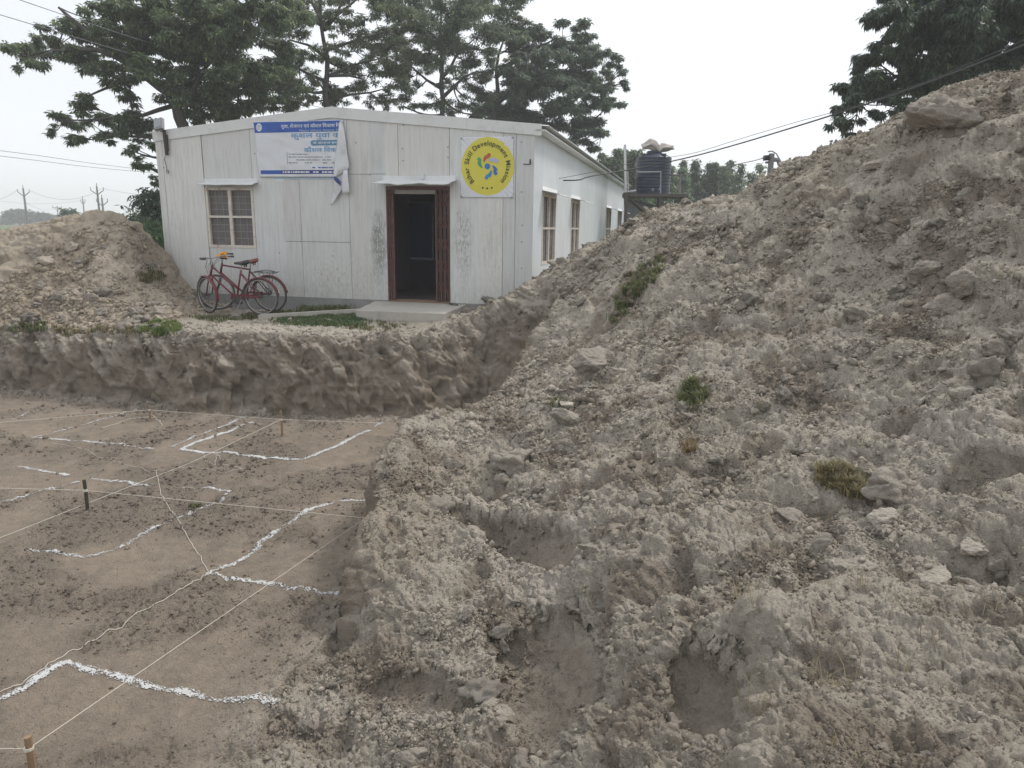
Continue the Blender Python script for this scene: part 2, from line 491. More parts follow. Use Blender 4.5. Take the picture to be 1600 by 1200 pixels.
def build_terrain():
    thc = np.linspace(-math.tan(math.radians(43)), math.tan(math.radians(43)), 1560)
    thc = np.arctan(thc)
    sd = math.radians(43) + (np.linspace(0, 1, 60)[1:] ** 1.9) * math.radians(136.5)
    th = np.concatenate([-sd[::-1], thc, sd])
    nc = len(th)
    farB = np.array([(-60, 14), (-16, 12.6), (-12, 12.25), (-8.86, 11.92), (-7.22, 11.41), (-5.58, 10.86), (-3.95, 10.56), (-2.34, 10.46), (-1.55, 10.43), (-.25, 10.5), (1.5, 10.0), (40, 10)])
    farT = np.array([(-60, 15), (-16.5, 13.2), (-12, 12.9), (-8.4, 12.55), (-5.75, 11.6), (-3.72, 11.4), (-2.5, 11.4), (-1.3, 12.0), (-.5, 12.5), (1.5, 12.0), (40, 12)])
    def hit(P, t):
        a = np.arctan2(P[:, 0], P[:, 1]); rr = np.hypot(P[:, 0], P[:, 1])
        return np.interp(t, a, rr)
    rb = hit(farB, th) - .22; rt = hit(farT, th) + .12
    lim = np.abs(th) > math.radians(50)
    rb = np.minimum(rb, 14); rt = np.minimum(rt, 16); rt = np.maximum(rt, rb + 1)
    n1, n2, n3, n4 = 800, 160, 180, 44
    s1 = np.linspace(0, 1, n1, endpoint=False)[:, None]; s2 = np.linspace(0, 1, n2, endpoint=False)[:, None]
    s3 = np.linspace(0, 1, n3, endpoint=False)[:, None]; s4 = np.linspace(0, 1, n4)[:, None]
    r0 = 1.2
    R = np.concatenate([r0 * (rb / r0)[None] ** s1, rb[None] + (rt - rb)[None] * s2, rt[None] * (18.5 / rt)[None] ** s3,
                        18.5 * (900 / 18.5) ** s4 * np.ones((1, nc))])
    nr = R.shape[0]
    X = R * np.sin(th)[None]; Y = R * np.cos(th)[None]
    Z, T, inB, SM, inside = terrain(X, Y)
    # ---- relief along the base normal
    P = np.stack([X, Y, Z], -1)
    du = np.zeros_like(P); du[:, 1:-1] = P[:, 2:] - P[:, :-2]; du[:, 0] = P[:, 1] - P[:, 0]; du[:, -1] = P[:, -1] - P[:, -2]
    dv = np.zeros_like(P); dv[1:-1] = P[2:] - P[:-2]; dv[0] = P[1] - P[0]; dv[-1] = P[-1] - P[-2]
    Nn = np.cross(du, dv); Nn /= np.linalg.norm(Nn, axis=-1, keepdims=True) + 1e-9
    Nn = np.where(Nn[..., 2:3] < 0, -Nn, Nn)
    floor = inB.astype(float)
    band = ((T > 0) & (T < 1)).astype(float)
    farbank = band * (Y > 9.6)
    heapR = (1 - floor) * (1 - farbank) * sstep(-1.6, -.6, X + (Y - 12.2) * .0) * sstep(15, 13.5, R)
    heapR = np.where((Y < 9.4) & (floor == 0) & (X > -3), 1.0, heapR)
    mlb = (1 - floor) * (1 - band) * sstep(-5.2, -6.6, X) * (Y > 11) * (R < 19.5)
    ground = np.clip(1 - floor - farbank - heapR - mlb, 0, 1) * (1 - floor)
    zone = np.zeros((nr, nc), int)                       # 0 ground
    zone = np.where(heapR > .5, 1, zone)
    zone = np.where(mlb > .5, 2, zone)
    zone = np.where(farbank > .5, 3, zone)
    zone = np.where(floor > .5, 4, zone)
    D = np.zeros_like(Z); C = np.zeros(Z.shape + (3,), np.float32)
    c_heap = np.array([.385, .346, .289]); c_floor = np.array([.252, .210, .165]); c_damp_shade = np.array([.222, .186, .146]); c_pale = np.array([.450, .408, .350])
    c_brown = np.array([.318, .277, .219]); c_field = np.array([.10, .13, .06])
    dbase = poly_dist(BASE, X, Y)
    for zi in range(5):
        m = zone == zi
        x, y, z, r_, t_, sm = X[m], Y[m], Z[m], R[m], T[m], SM[m]
        W3 = lambda s, seed, o=1: fbm(x / s, y / s, z / s, o, seed)
        CH = lambda s, seed, **k: chunk((x + .3 * z) / s + 40, (y + .8 * z) / s + 40, seed, **k)
        tn, tn2, tn3 = W3(1.1, 360, 3)[:, None], W3(.35, 361, 3)[:, None], W3(2.6, 362, 2)[:, None]
        c20, c09 = CH(.21, 2), CH(.095, 3)
        if zi in (1, 2):
            patch = sstep(-.25, .3, W3(1.3, 301, 2)); patch2 = sstep(-.2, .25, W3(.55, 302, 2))
            crag = np.abs(W3(.8, 305, 4)); c45 = CH(.48, 1); pit = sstep(.18, .55, W3(.42, 306, 3))
            d = (.10 * W3(1.7, 310, 2) + .11 * (crag - .3) + .055 * c45 * patch + .028 * c20 * (.2 + .8 * patch2) + .018 * c09 * (.3 + .7 * patch)
                 + .018 * W3(.35, 311, 5, ) + .015 * np.abs(W3(.2, 313, 4)) - .055 * pit - .07 * sstep(.15, .5, W3(.95, 307, 3)))
            c = c_heap + (c_pale - c_heap) * sstep(.1, .6, tn + .4 * tn2) * .7
            c = c + (c_brown - c) * sstep(.05, .55, tn3 + .3 * tn2) * .7
            if zi == 1:
                fine = sstep(14, 7, r_)
                d = d + (.017 * CH(.046, 4) + .010 * W3(.05, 312, 3) + .008 * CH(.024, 6)) * fine
                cutk = ((t_ > 0) & (t_ < 1) & (y > 4.5) & (y < 9.4)) * sstep(.02, .15, t_) * sstep(1, .75, t_)
                scr = fbm(x / .30 + y / .5, y / .28 - x / .6, z / .35, 3, 326); fac = chunk((y + x * .3) / .42 + 7, (z + y * .25) / .33 + 7, 327, tilt=1.1, gap=.05)
                d = d * (1 - .6 * cutk) + cutk * (.10 * scr + .10 * fac)
                nearslab = np.where(((x - BX) * bfy[0] + (y - BY) * bfy[1] > -1.1) & (x < -.9), .35, 1.0)
                d = d * nearslab * (1 - .88 * sm)
                damp_shade_k = np.maximum(sm[:, None] * .85, sstep(.08, .42, W3(.55, 363, 4) - .3 * tn[:, 0])[:, None] * .72)
                damp_shade_k = np.maximum(damp_shade_k, (cutk * sstep(-.3, .2, scr) * .75)[:, None])
                damp_shade_k = np.maximum(damp_shade_k, sstep(.25, .6, pit)[:, None] * .6)  # pits tinted darker too: shade of the holes put into the soil colour
                c = c + (c_damp_shade - c) * damp_shade_k
            else:
                c = c * np.array([.96, .92, .87])
        elif zi == 3:
            vs = fbm((x + y * .6) / .16, y / .9, z / .9 + x * .5, 3, 320)
            vs2 = fbm((x + y * .5 + z * .25) / .55, y / .8, z / .5, 3, 321)
            shelf = fbm(x / 1.1, y / 1.1, z / .16, 3, 322)
            cave = sstep(.05, .45, vs2); lip = sstep(.25, .7, t_ + .7 * W3(.5, 323, 2))
            q1 = x + y * .3
            fac = fbm((q1 + .75 * z) / .17, (q1 - 1.1 * z) / 1.3, y / 1.5, 3, 325)
            fac2 = fbm((q1 - .5 * z) / .22, (q1 + 1.6 * z) / 1.5, y / 1.5, 3, 328)
            lip = sstep(.35, .8, t_ + .65 * W3(.6, 323, 3)); msk = sstep(-.2, .2, vs2)
            d = (.17 * vs2 + .05 * vs * (1 - .5 * t_) + .05 * shelf + .09 * (fac * msk + fac2 * (1 - msk)) + (.045 * c20 + .03 * c09 + .02 * CH(.046, 4) + .05 * W3(.25, 330, 4)) * lip
                 + .010 * c09 - .12 * cave * (1 - t_) + .05 * W3(.14, 324, 4) * (.12 + .88 * lip))
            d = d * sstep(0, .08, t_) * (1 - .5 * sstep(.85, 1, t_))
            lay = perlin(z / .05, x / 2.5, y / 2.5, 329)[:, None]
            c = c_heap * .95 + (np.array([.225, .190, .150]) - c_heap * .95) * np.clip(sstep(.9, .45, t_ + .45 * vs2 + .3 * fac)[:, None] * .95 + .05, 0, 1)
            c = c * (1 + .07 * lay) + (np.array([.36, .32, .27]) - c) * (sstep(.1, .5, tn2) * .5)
        elif zi == 4:
            mud = sstep(.02, .4, W3(1.5, 330, 3) + .25 * W3(.3, 331, 2) + .2 * np.exp(-((x + 3.6 + .35 * (y - 6)) / 1.3) ** 2) + .12 * np.exp(-((y - 8.2) / .8) ** 2) + .02)
            d = .020 * W3(1.2, 332, 2) + mud * (.026 * c20 + (.020 * c09 + .010 * CH(.05, 8)) * sstep(10, 5, r_) + .020 * np.abs(W3(.3, 333, 3))) + .010 * W3(.2, 334, 3) + .006 * CH(.06, 9) * sstep(9, 4, r_)
            toe = np.exp(-dbase[m] / .16)
            d = d + toe * (.05 * c20 + .04 * c09 + .03)
            c = c_floor * (1 + .10 * tn + .10 * tn2) + (np.array([.20, .17, .137]) - c_floor) * mud[:, None] * .9
            c = c + (c_heap - c) * (toe[:, None] * .8)
        else:
            patch2 = sstep(-.2, .3, W3(.55, 302, 2))
            d = .03 * W3(.9, 340, 2) + .034 * c20 * patch2 + .022 * c09
            d = d * sstep(26, 16, r_) + .12 * W3(9, 342, 2) * sstep(25, 60, r_)
            slab = ((x - BX) * bfy[0] + (y - BY) * bfy[1] > -1.7) & (x > -7.4) & (x < .2) & (y < 17)
            d = d * np.where(slab, .45, 1)
            c = c_heap * .95 + (c_pale - c_heap) * sstep(.0, .5, tn) * .6
            c = c + (c_field * (1 + .4 * tn3) - c) * sstep(17, 24, r_)[:, None]
        D[m] = d; C[m] = c
    # soften the seams between zones so no step shows where two soils meet
    for _ in range(3):
        D[1:-1, 1:-1] = np.where((zone[1:-1, 1:-1] != zone[2:, 1:-1]) | (zone[1:-1, 1:-1] != zone[:-2, 1:-1]) | (zone[1:-1, 1:-1] != zone[1:-1, 2:]) | (zone[1:-1, 1:-1] != zone[1:-1, :-2]),
                                 (D[2:, 1:-1] + D[:-2, 1:-1] + D[1:-1, 2:] + D[1:-1, :-2]) / 4, D[1:-1, 1:-1])
    D = np.where(inside, 0, D)
    P = P + Nn * D[..., None]
    # ---- faces by zone
    idx = np.arange(nr * nc).reshape(nr, nc)
    Q = np.stack([idx[:-1, :-1], idx[:-1, 1:], idx[1:, 1:], idx[1:, :-1]], -1).reshape(-1, 4)[:, ::-1]
    fz = zone[:-1, :-1].reshape(-1)
    V = P.reshape(-1, 3); Cc = C.reshape(-1, 3)
    px, py, dep = project(V)
    out = {}
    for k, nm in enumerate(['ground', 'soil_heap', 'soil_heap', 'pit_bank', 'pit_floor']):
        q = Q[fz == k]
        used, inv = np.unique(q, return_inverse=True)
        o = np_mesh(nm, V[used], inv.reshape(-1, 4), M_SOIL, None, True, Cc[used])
        out[k] = o
    for k in (0, 3, 4): tag(out[k], kind='structure')
    tag(out[1], 'huge grey heap of dug silt filling the right side of the photo', 'soil heap', 'heaps of excavated soil')
    tag(out[2], 'low brownish heap of dug soil left of the white building', 'soil heap', 'heaps of excavated soil')
    return dict(V=V, px=px, py=py, dep=dep, C=Cc, zone=zone.reshape(-1), N=Nn.reshape(-1, 3), T=T.reshape(-1), SM=SM.reshape(-1), nr=nr, nc=nc, R=R.reshape(-1))

TR = build_terrain()
_vis = np.where((TR['px'] > -300) & (TR['px'] < 1900) & (TR['py'] > -50) & (TR['py'] < 1500) & (TR['dep'] > .5) & (TR['R'] < 25))[0]
_hash = {}
def _mk_hash():
    kx = (TR['px'][_vis] // 10).astype(int); ky = (TR['py'][_vis] // 10).astype(int)
    order = np.lexsort((TR['dep'][_vis], ky, kx))
    kx, ky, id_ = kx[order], ky[order], _vis[order]
    key = (kx + 100) * 1000 + ky + 20
    st = np.flatnonzero(np.r_[True, key[1:] != key[:-1]]); en = np.r_[st[1:], len(key)]
    for a, b in zip(st, en): _hash[int(key[a])] = id_[a:b]
_mk_hash()
def land(px, py):
    """the nearest soil point seen at that pixel"""
    c = []
    kx, ky = int(px // 10), int(py // 10)
    for a in (-1, 0, 1):
        for b in (-1, 0, 1):
            q = _hash.get((kx + a + 100) * 1000 + ky + b + 20)
            if q is not None: c.append(q)
    c = np.concatenate(c)
    d = np.hypot(TR['px'][c] - px, TR['py'][c] - py)
    ok = c[d < 5] if (d < 5).any() else c[d < d.min() + 2]
    i = ok[np.argmin(TR['dep'][ok])]
    return i
# plain height lookup
_gk = {}
def _mk_grid():
    V = TR['V']; m = TR['R'] < 24
    g = np.full((400, 400), np.nan)
    ix = ((V[m, 0] + 20) * 10).astype(int); iy = ((V[m, 1] + 5) * 10).astype(int)
    ok = (ix >= 0) & (ix < 400) & (iy >= 0) & (iy < 400)
    g[ix[ok], iy[ok]] = V[m, 2][ok]
    return g
_G = _mk_grid()
def hz(x, y, default=0.0):
    i, j = int((x + 20) * 10), int((y + 5) * 10)
    if 0 <= i < 400 and 0 <= j < 400 and not np.isnan(_G[i, j]): return float(_G[i, j])
    return default

# ------------------------------------------------------------------ clods of soil
rng = np.random.RandomState(7)
def ico(level):
    import bmesh
    bm = bmesh.new(); bmesh.ops.create_icosphere(bm, subdivisions=level, radius=1.0)
    V = np.array([v.co[:] for v in bm.verts]); Fc = np.array([[v.index for v in f.verts] for f in bm.faces]); bm.free()
    return V, Fc
def clod_shape(level, seed, nplanes=9, rough=.10, flat=.75):
    r = np.random.RandomState(seed)
    V, Fc = ico(level)
    n = r.normal(size=(nplanes, 3)); n /= np.linalg.norm(n, axis=1, keepdims=True)
    h = r.uniform(.5, 1.0, nplanes)
    dots = V @ n.T
    rad = np.min(np.where(dots > .05, h[None] / np.maximum(dots, .05), 9), axis=1)
    rad = np.minimum(rad, 1.25)
    p = V * rad[:, None]
    rn = fbm(p[:, 0] * 1.6 + seed, p[:, 1] * 1.6, p[:, 2] * 1.6, 4 if level > 2 else 2, seed)
    p = p * (1 + rough * 2.0 * rn)[:, None]
    p = p * np.array([1, r.uniform(.7, .95), r.uniform(.5, .8) * flat / .75])
    return p, Fc
def rot_mats(n, r, tilt=None):
    a = r.uniform(0, 2 * math.pi, n); 
    q = r.normal(size=(n, 4)); 
    if tilt is not None: q[:, 1:3] *= tilt
    q /= np.linalg.norm(q, axis=1, keepdims=True)
    w, x, y, z = q.T
    return np.stack([np.stack([1 - 2 * (y * y + z * z), 2 * (x * y - z * w), 2 * (x * z + y * w)], -1),
                     np.stack([2 * (x * y + z * w), 1 - 2 * (x * x + z * z), 2 * (y * z - x * w)], -1),
                     np.stack([2 * (x * z - y * w), 2 * (y * z + x * w), 1 - 2 * (x * x + y * y)], -1)], -2)

def debris(name, ids, sizes, col_gain, label, cat, level=1, seed=3, sink=.25):
    r = np.random.RandomState(seed)
    shapes = [clod_shape(level, 100 + k, 5, .22, .6) for k in range(8)]
    Vs, Fs, Cs = [], [], []; off = 0
    which = r.randint(0, 8, len(ids))
    for k in range(8):
        m = which == k; n = m.sum()
        if n == 0: continue
        sv, sf = shapes[k]
        Rm = rot_mats(n, r)
        p = np.einsum('nij,vj->nvi', Rm, sv) * sizes[m][:, None, None]
        base = TR['V'][ids[m]] + TR['N'][ids[m]] * (sizes[m] * (.5 - sink * 2 * r.rand(n)))[:, None]
        jit = r.normal(size=(n, 3)) * .01; jit[:, 2] = 0
        p = p + (base + jit)[:, None, :]
        c = TR['C'][ids[m]] * (col_gain * r.uniform(.86, 1.18, n))[:, None]
        Vs.append(p.reshape(-1, 3)); Fs.append((sf[None] + (np.arange(n) * len(sv))[:, None, None] + off).reshape(-1, 3))
        Cs.append(np.repeat(c, len(sv), 0)); off += n * len(sv)
    o = np_mesh(name, np.concatenate(Vs), np.concatenate(Fs), M_CLOD, None, False, np.concatenate(Cs))
    return tag(o, label, cat, None, 'stuff')

onscreen = (TR['px'] > -260) & (TR['px'] < 1860) & (TR['py'] > 0) & (TR['py'] < 1330) & (TR['R'] < 17)
rub = fbm(TR['V'][:, 0] / 1.1, TR['V'][:, 1] / 1.1, TR['V'][:, 2] / 1.1, 3, 900)
rub2 = fbm(TR['V'][:, 0] / .3, TR['V'][:, 1] / .3, TR['V'][:, 2] / .3, 2, 901)
def pick(n, zonesel, bias, seed):
    r = np.random.RandomState(seed)
    c = np.where(onscreen & zonesel)[0]
    w = np.clip(bias[c], .02, None) * TR['R'][c] ** .6 ; w /= w.sum()
    return r.choice(c, n, p=w)
def psize(ids, lo, hi, alpha, seed):
    r = np.random.RandomState(seed)
    u = r.rand(len(ids))
    s = lo * (1 - u * (1 - (lo / hi) ** alpha)) ** (-1 / alpha)
    return s * np.clip(TR['dep'][ids] / 6.0, .35, 1.5)
Z_ = TR['zone']
bias = (sstep(-.2, .4, rub) + .3) * (sstep(-.3, .3, rub2) + .25) * (1 - TR['SM'])
bias = bias * np.where((TR['T'] > .1) & (TR['T'] < .85) & (TR['V'][:, 1] > 4.4) & (TR['V'][:, 1] < 9.4) & (TR['zone'] == 1), .12, 1.0)
ids = pick(120000, (Z_ == 1), bias, 1)
debris('crumbled_soil', ids, psize(ids, .0065, .050, 2.6, 2), .95, 'loose crumbs of grey silt scattered over the big right heap', 'soil crumbs', 1, 3)
ids = pick(14000, (Z_ == 2), bias, 4)
debris('crumbled_soil', ids, psize(ids, .009, .055, 2.5, 5), .95, 'loose crumbs of brownish silt scattered over the left heap', 'soil crumbs', 1, 6)
tb = np.exp(-poly_dist(BASE, TR['V'][:, 0], TR['V'][:, 1]) / .22) + .25 * sstep(.1, .5, rub)
tb = tb + .8 * sstep(.02, .4, fbm(TR['V'][:, 0] / 1.5, TR['V'][:, 1] / 1.5, TR['V'][:, 2] / 1.5, 3, 330) + .2 * np.exp(-((TR['V'][:, 0] + 3.6 + .35 * (TR['V'][:, 1] - 6)) / 1.3) ** 2))
ids = pick(13000, (Z_ == 4), tb, 7)
debris('crumbled_soil', ids, psize(ids, .007, .035, 2.4, 8) * .8, .98, 'crumbs of brown soil lying on the flat pit floor', 'soil crumbs', 1, 9)
ids = pick(3000, ((Z_ == 3) & (TR['T'] > .5)) | ((Z_ == 0) & (TR['R'] < 13.5)), bias + .3, 10)
debris('crumbled_soil', ids, psize(ids, .008, .045, 2.4, 11), 1.02, 'crumbs of soil along the broken rim of the pit', 'soil crumbs', 1, 12)

# clods one can tell apart: (px, py, width px, height ratio, tilt, label)
def clod(px, py, wpx, ratio, rz, label, seed, tone=1.0, rough=.10, planes=9, group=None, name='soil_clod', cat='clod', level=5, sink=.26):
    i = land(px, py)
    d = TR['dep'][i]; w = wpx / F * d / 2
    V, Fc = clod_shape(level, seed, planes, rough)
    V = V / np.abs(V[:, 0]).max()
    V = V * np.array([w * 1.05, w * .85, w * ratio * 1.55 / (np.abs(V[:, 2]).max())])
    Rm = np.array((Matrix.Rotation(rz, 3, 'Y') @ Matrix.Rotation(random.Random(seed).uniform(-.3, .3), 3, 'X')))
    V = V @ Rm.T
    dd = fbm(V[:, 0] / .09 + seed, V[:, 1] / .09, V[:, 2] / .09, 4, seed + 3) + .5 * chunk(V[:, 0] / .06 + V[:, 1] / .09, V[:, 2] / .05 + V[:, 1] / .08, seed)
    V = V + V / np.linalg.norm(V, axis=1, keepdims=True) * (dd * min(.05, w * .12))[:, None]
    c = np.repeat((TR['C'][i] * .35 + np.array([.37, .335, .288]) * .65)[None] * tone, len(V), 0)
    o = np_mesh(name, V, Fc, M_CLOD, None, True, c)
    nrm = TR['N'][i]
    o.location = TR['V'][i] + nrm * (w * ratio * .35 - w * sink) + np.array([0, .0, 0])
    return tag(o, label, cat, group)
BIG = [
 (1470, 184, 158, .30, .20, 'largest pale slab of dried silt on the crest of the right heap', 63, .97, .07, 5),
 (1400, 752, 112, .42, -.1, 'big rounded grey clod beside the dry grass on the right heap', 12, .93, .07, 8),
 (884, 650, 62, .38, .1, 'flat wedge shaped grey block with a pale stone lying on it', 13, .95, .05, 7),
 (886, 628, 26, .42, .1, 'small pale stone lying on top of the flat wedge shaped block', 14, 1.35, .05, 9),
 (922, 563, 62, .42, -.2, 'dark grooved block left of two pale stones on the heap', 15, .90, .09, 7),
 (968, 576, 34, .45, .1, 'pale rounded stone beside the dark grooved block', 16, 1.22, .05, 9),
 (972, 552, 30, .4, .1, 'pale stone directly above another pale rounded stone', 17, 1.15, .05, 9),
 (1444, 425, 60, .45, .05, 'rounded clod with a dark grassy underside high on the heap', 18, .95, .09, 9),
 (1510, 440, 70, .48, -.1, 'large angular clod right of the rounded grassy one', 19, 1.0, .07, 7),
 (1480, 472, 66, .38, .1, 'low clod below the large angular one high on the heap', 20, .95, .09, 8),
 (1345, 488, 66, .55, .35, 'dark brown torn clod standing out of the slope', 21, .78, .14, 7),
 (1562, 548, 70, .42, .1, 'dark overhanging clod near the right edge of the photo', 22, .82, .12, 7),
 (805, 718, 74, .55, .5, 'torn upright brown slab on the near end of the heap', 23, .82, .12, 6),
 (712, 722, 34, .5, .1, 'squared brown clod left of the torn upright slab', 24, .85, .08, 6),
 (785, 752, 34, .6, .4, 'small dark clod leaning against the torn upright slab', 25, .84, .1, 7),
 (1385, 805, 60, .32, .0, 'pale flat flake of soil below the big rounded clod', 26, 1.16, .08, 7),
 (1240, 800, 60, .35, .2, 'broad smooth lump left of the pale flat flake', 27, .92, .08, 8),
 (1275, 850, 60, .45, -.2, 'dark angular lump with a smooth wet face', 28, .76, .06, 6),
 (1455, 890, 56, .38, -.3, 'pale oval clod below the cluster of flakes', 29, 1.08, .05, 9),
 (1515, 853, 52, .34, .0, 'pale split clod right of the cluster of flakes', 30, 1.1, .1, 7),
 (1010, 778, 42, .55, .1, 'lone brown clod in the hollow above the dug bank', 31, .83, .06, 9),
 (1325, 878, 76, .35, .1, 'wide crumbly lump below the dark angular one', 32, .9, .1, 8),
 (1240, 300, 42, .35, -.25, 'smooth pale boulder on the far crest of the right heap', 33, 1.08, .05, 9),
 (1370, 255, 50, .26, -.2, 'pale flat slab lying below the crest of the right heap', 34, 1.12, .04, 6),
 (1460, 612, 40, .5, .1, 'rounded clod at the left of a row of three', 35, .95, .07, 9),
 (1495, 618, 42, .5, .0, 'rounded clod in the middle of a row of three', 36, .92, .07, 9),
 (1325, 410, 30, .4, .1, 'small pale flat stone lying alone on the upper slope', 37, 1.15, .06, 8),
 (1280, 432, 34, .4, .1, 'dark lump left of the small pale flat stone', 38, .84, .08, 8),
 (108, 385, 24, .6, .2, 'pale upright stone on the left heap', 39, 1.15, .06, 8),
 (52, 390, 34, .5, .0, 'brown boulder left of the pale stone on the left heap', 40, .9, .08, 8),
 (74, 402, 26, .4, .0, 'pale flat stone in front of the brown boulder', 41, 1.15, .06, 8),
 (85, 460, 46, .36, -.35, 'dark brown torn lump low on the left heap', 42, .66, .1, 7),
 (140, 462, 34, .4, .1, 'brown lump right of the dark torn one on the left heap', 43, .74, .1, 7),
 (215, 484, 34, .5, .1, 'brown clod at the foot of the left heap', 44, .8, .1, 7),
 (250, 487, 40, .5, .1, 'pale brown clod near the bright grass at the pit rim', 45, .98, .1, 8),
 (372, 494, 26, .55, .1, 'dark crumbly clod on the rim in front of the bicycles', 46, .78, .14, 8),
 (884, 690, 52, .3, .2, 'brown flake hanging over a dark gap below the wedge block', 47, .8, .1, 6),
 (920, 855, 46, .35, .5, 'slanting brown lump above the dug trench', 48, .85, .1, 6),
 (650, 1180, 60, .4, .2, 'smooth scraped clod at the bottom edge of the photo', 49, .85, .05, 6),
]
for b in BIG:
    clod(b[0], b[1], b[2], b[3], b[4], b[5], b[6], b[7], b[8], b[9], cat='stone' if 'stone' in b[5] else 'clod',
         name='pale_stone' if 'stone' in b[5] else 'soil_clod')
# middle sized clods nothing tells apart
r_ = np.random.RandomState(21)
shapes_mid = []
for k in range(10):
    V, Fc = clod_shape(4, 300 + k, 6, .22)
    V = V * (1 + .07 * chunk(V[:, 0] * 2.2 + V[:, 1], V[:, 2] * 2.2 + V[:, 1] * 1.3, 40 + k))[:, None]
    shapes_mid.append((V, Fc))
def mid_clods(n, zonesel, label, group, seed, lo, hi, extra=None):
    r = np.random.RandomState(seed)
    b = bias if extra is None else bias * extra
    ids = pick(n, zonesel, b ** 1.5, seed)
    sz = psize(ids, lo, hi, 2.5, seed + 1)
    meshes = {}
    for j, i in enumerate(ids):
        k = j % 10; tone = j % 3
        if (k, tone) not in meshes:
            V, Fc = shapes_mid[k]
            c = np.repeat((np.array([.375, .338, .29]) * (.78, .89, .99)[tone])[None], len(V), 0)
            o = np_mesh('soil_clod', V, Fc, M_CLOD, None, False, c); meshes[(k, tone)] = o.data
        else:
            o = bpy.data.objects.new('soil_clod', meshes[(k, tone)]); COL.objects.link(o)
        s = float(sz[j]); o.scale = (s, s, s)
        o.rotation_euler = (r.uniform(-.5, .5), r.uniform(-.5, .5), r.uniform(0, 6.28))
        o.location = TR['V'][i] + TR['N'][i] * s * .2
        tag(o, label, 'clod', group)
mid_clods(170, Z_ == 1, 'small grey clod of dried silt lying on the slope of the right heap', 'small clods on the right heap', 31, .045, .15)
mid_clods(50, Z_ == 2, 'small brownish clod of dried silt lying on the left heap', 'small clods on the left heap', 33, .045, .12)
mid_clods(16, (Z_ == 4) & (TR['R'] > 4), 'small lump of brown soil lying on the pit floor', 'small lumps on the pit floor', 35, .015, .035)

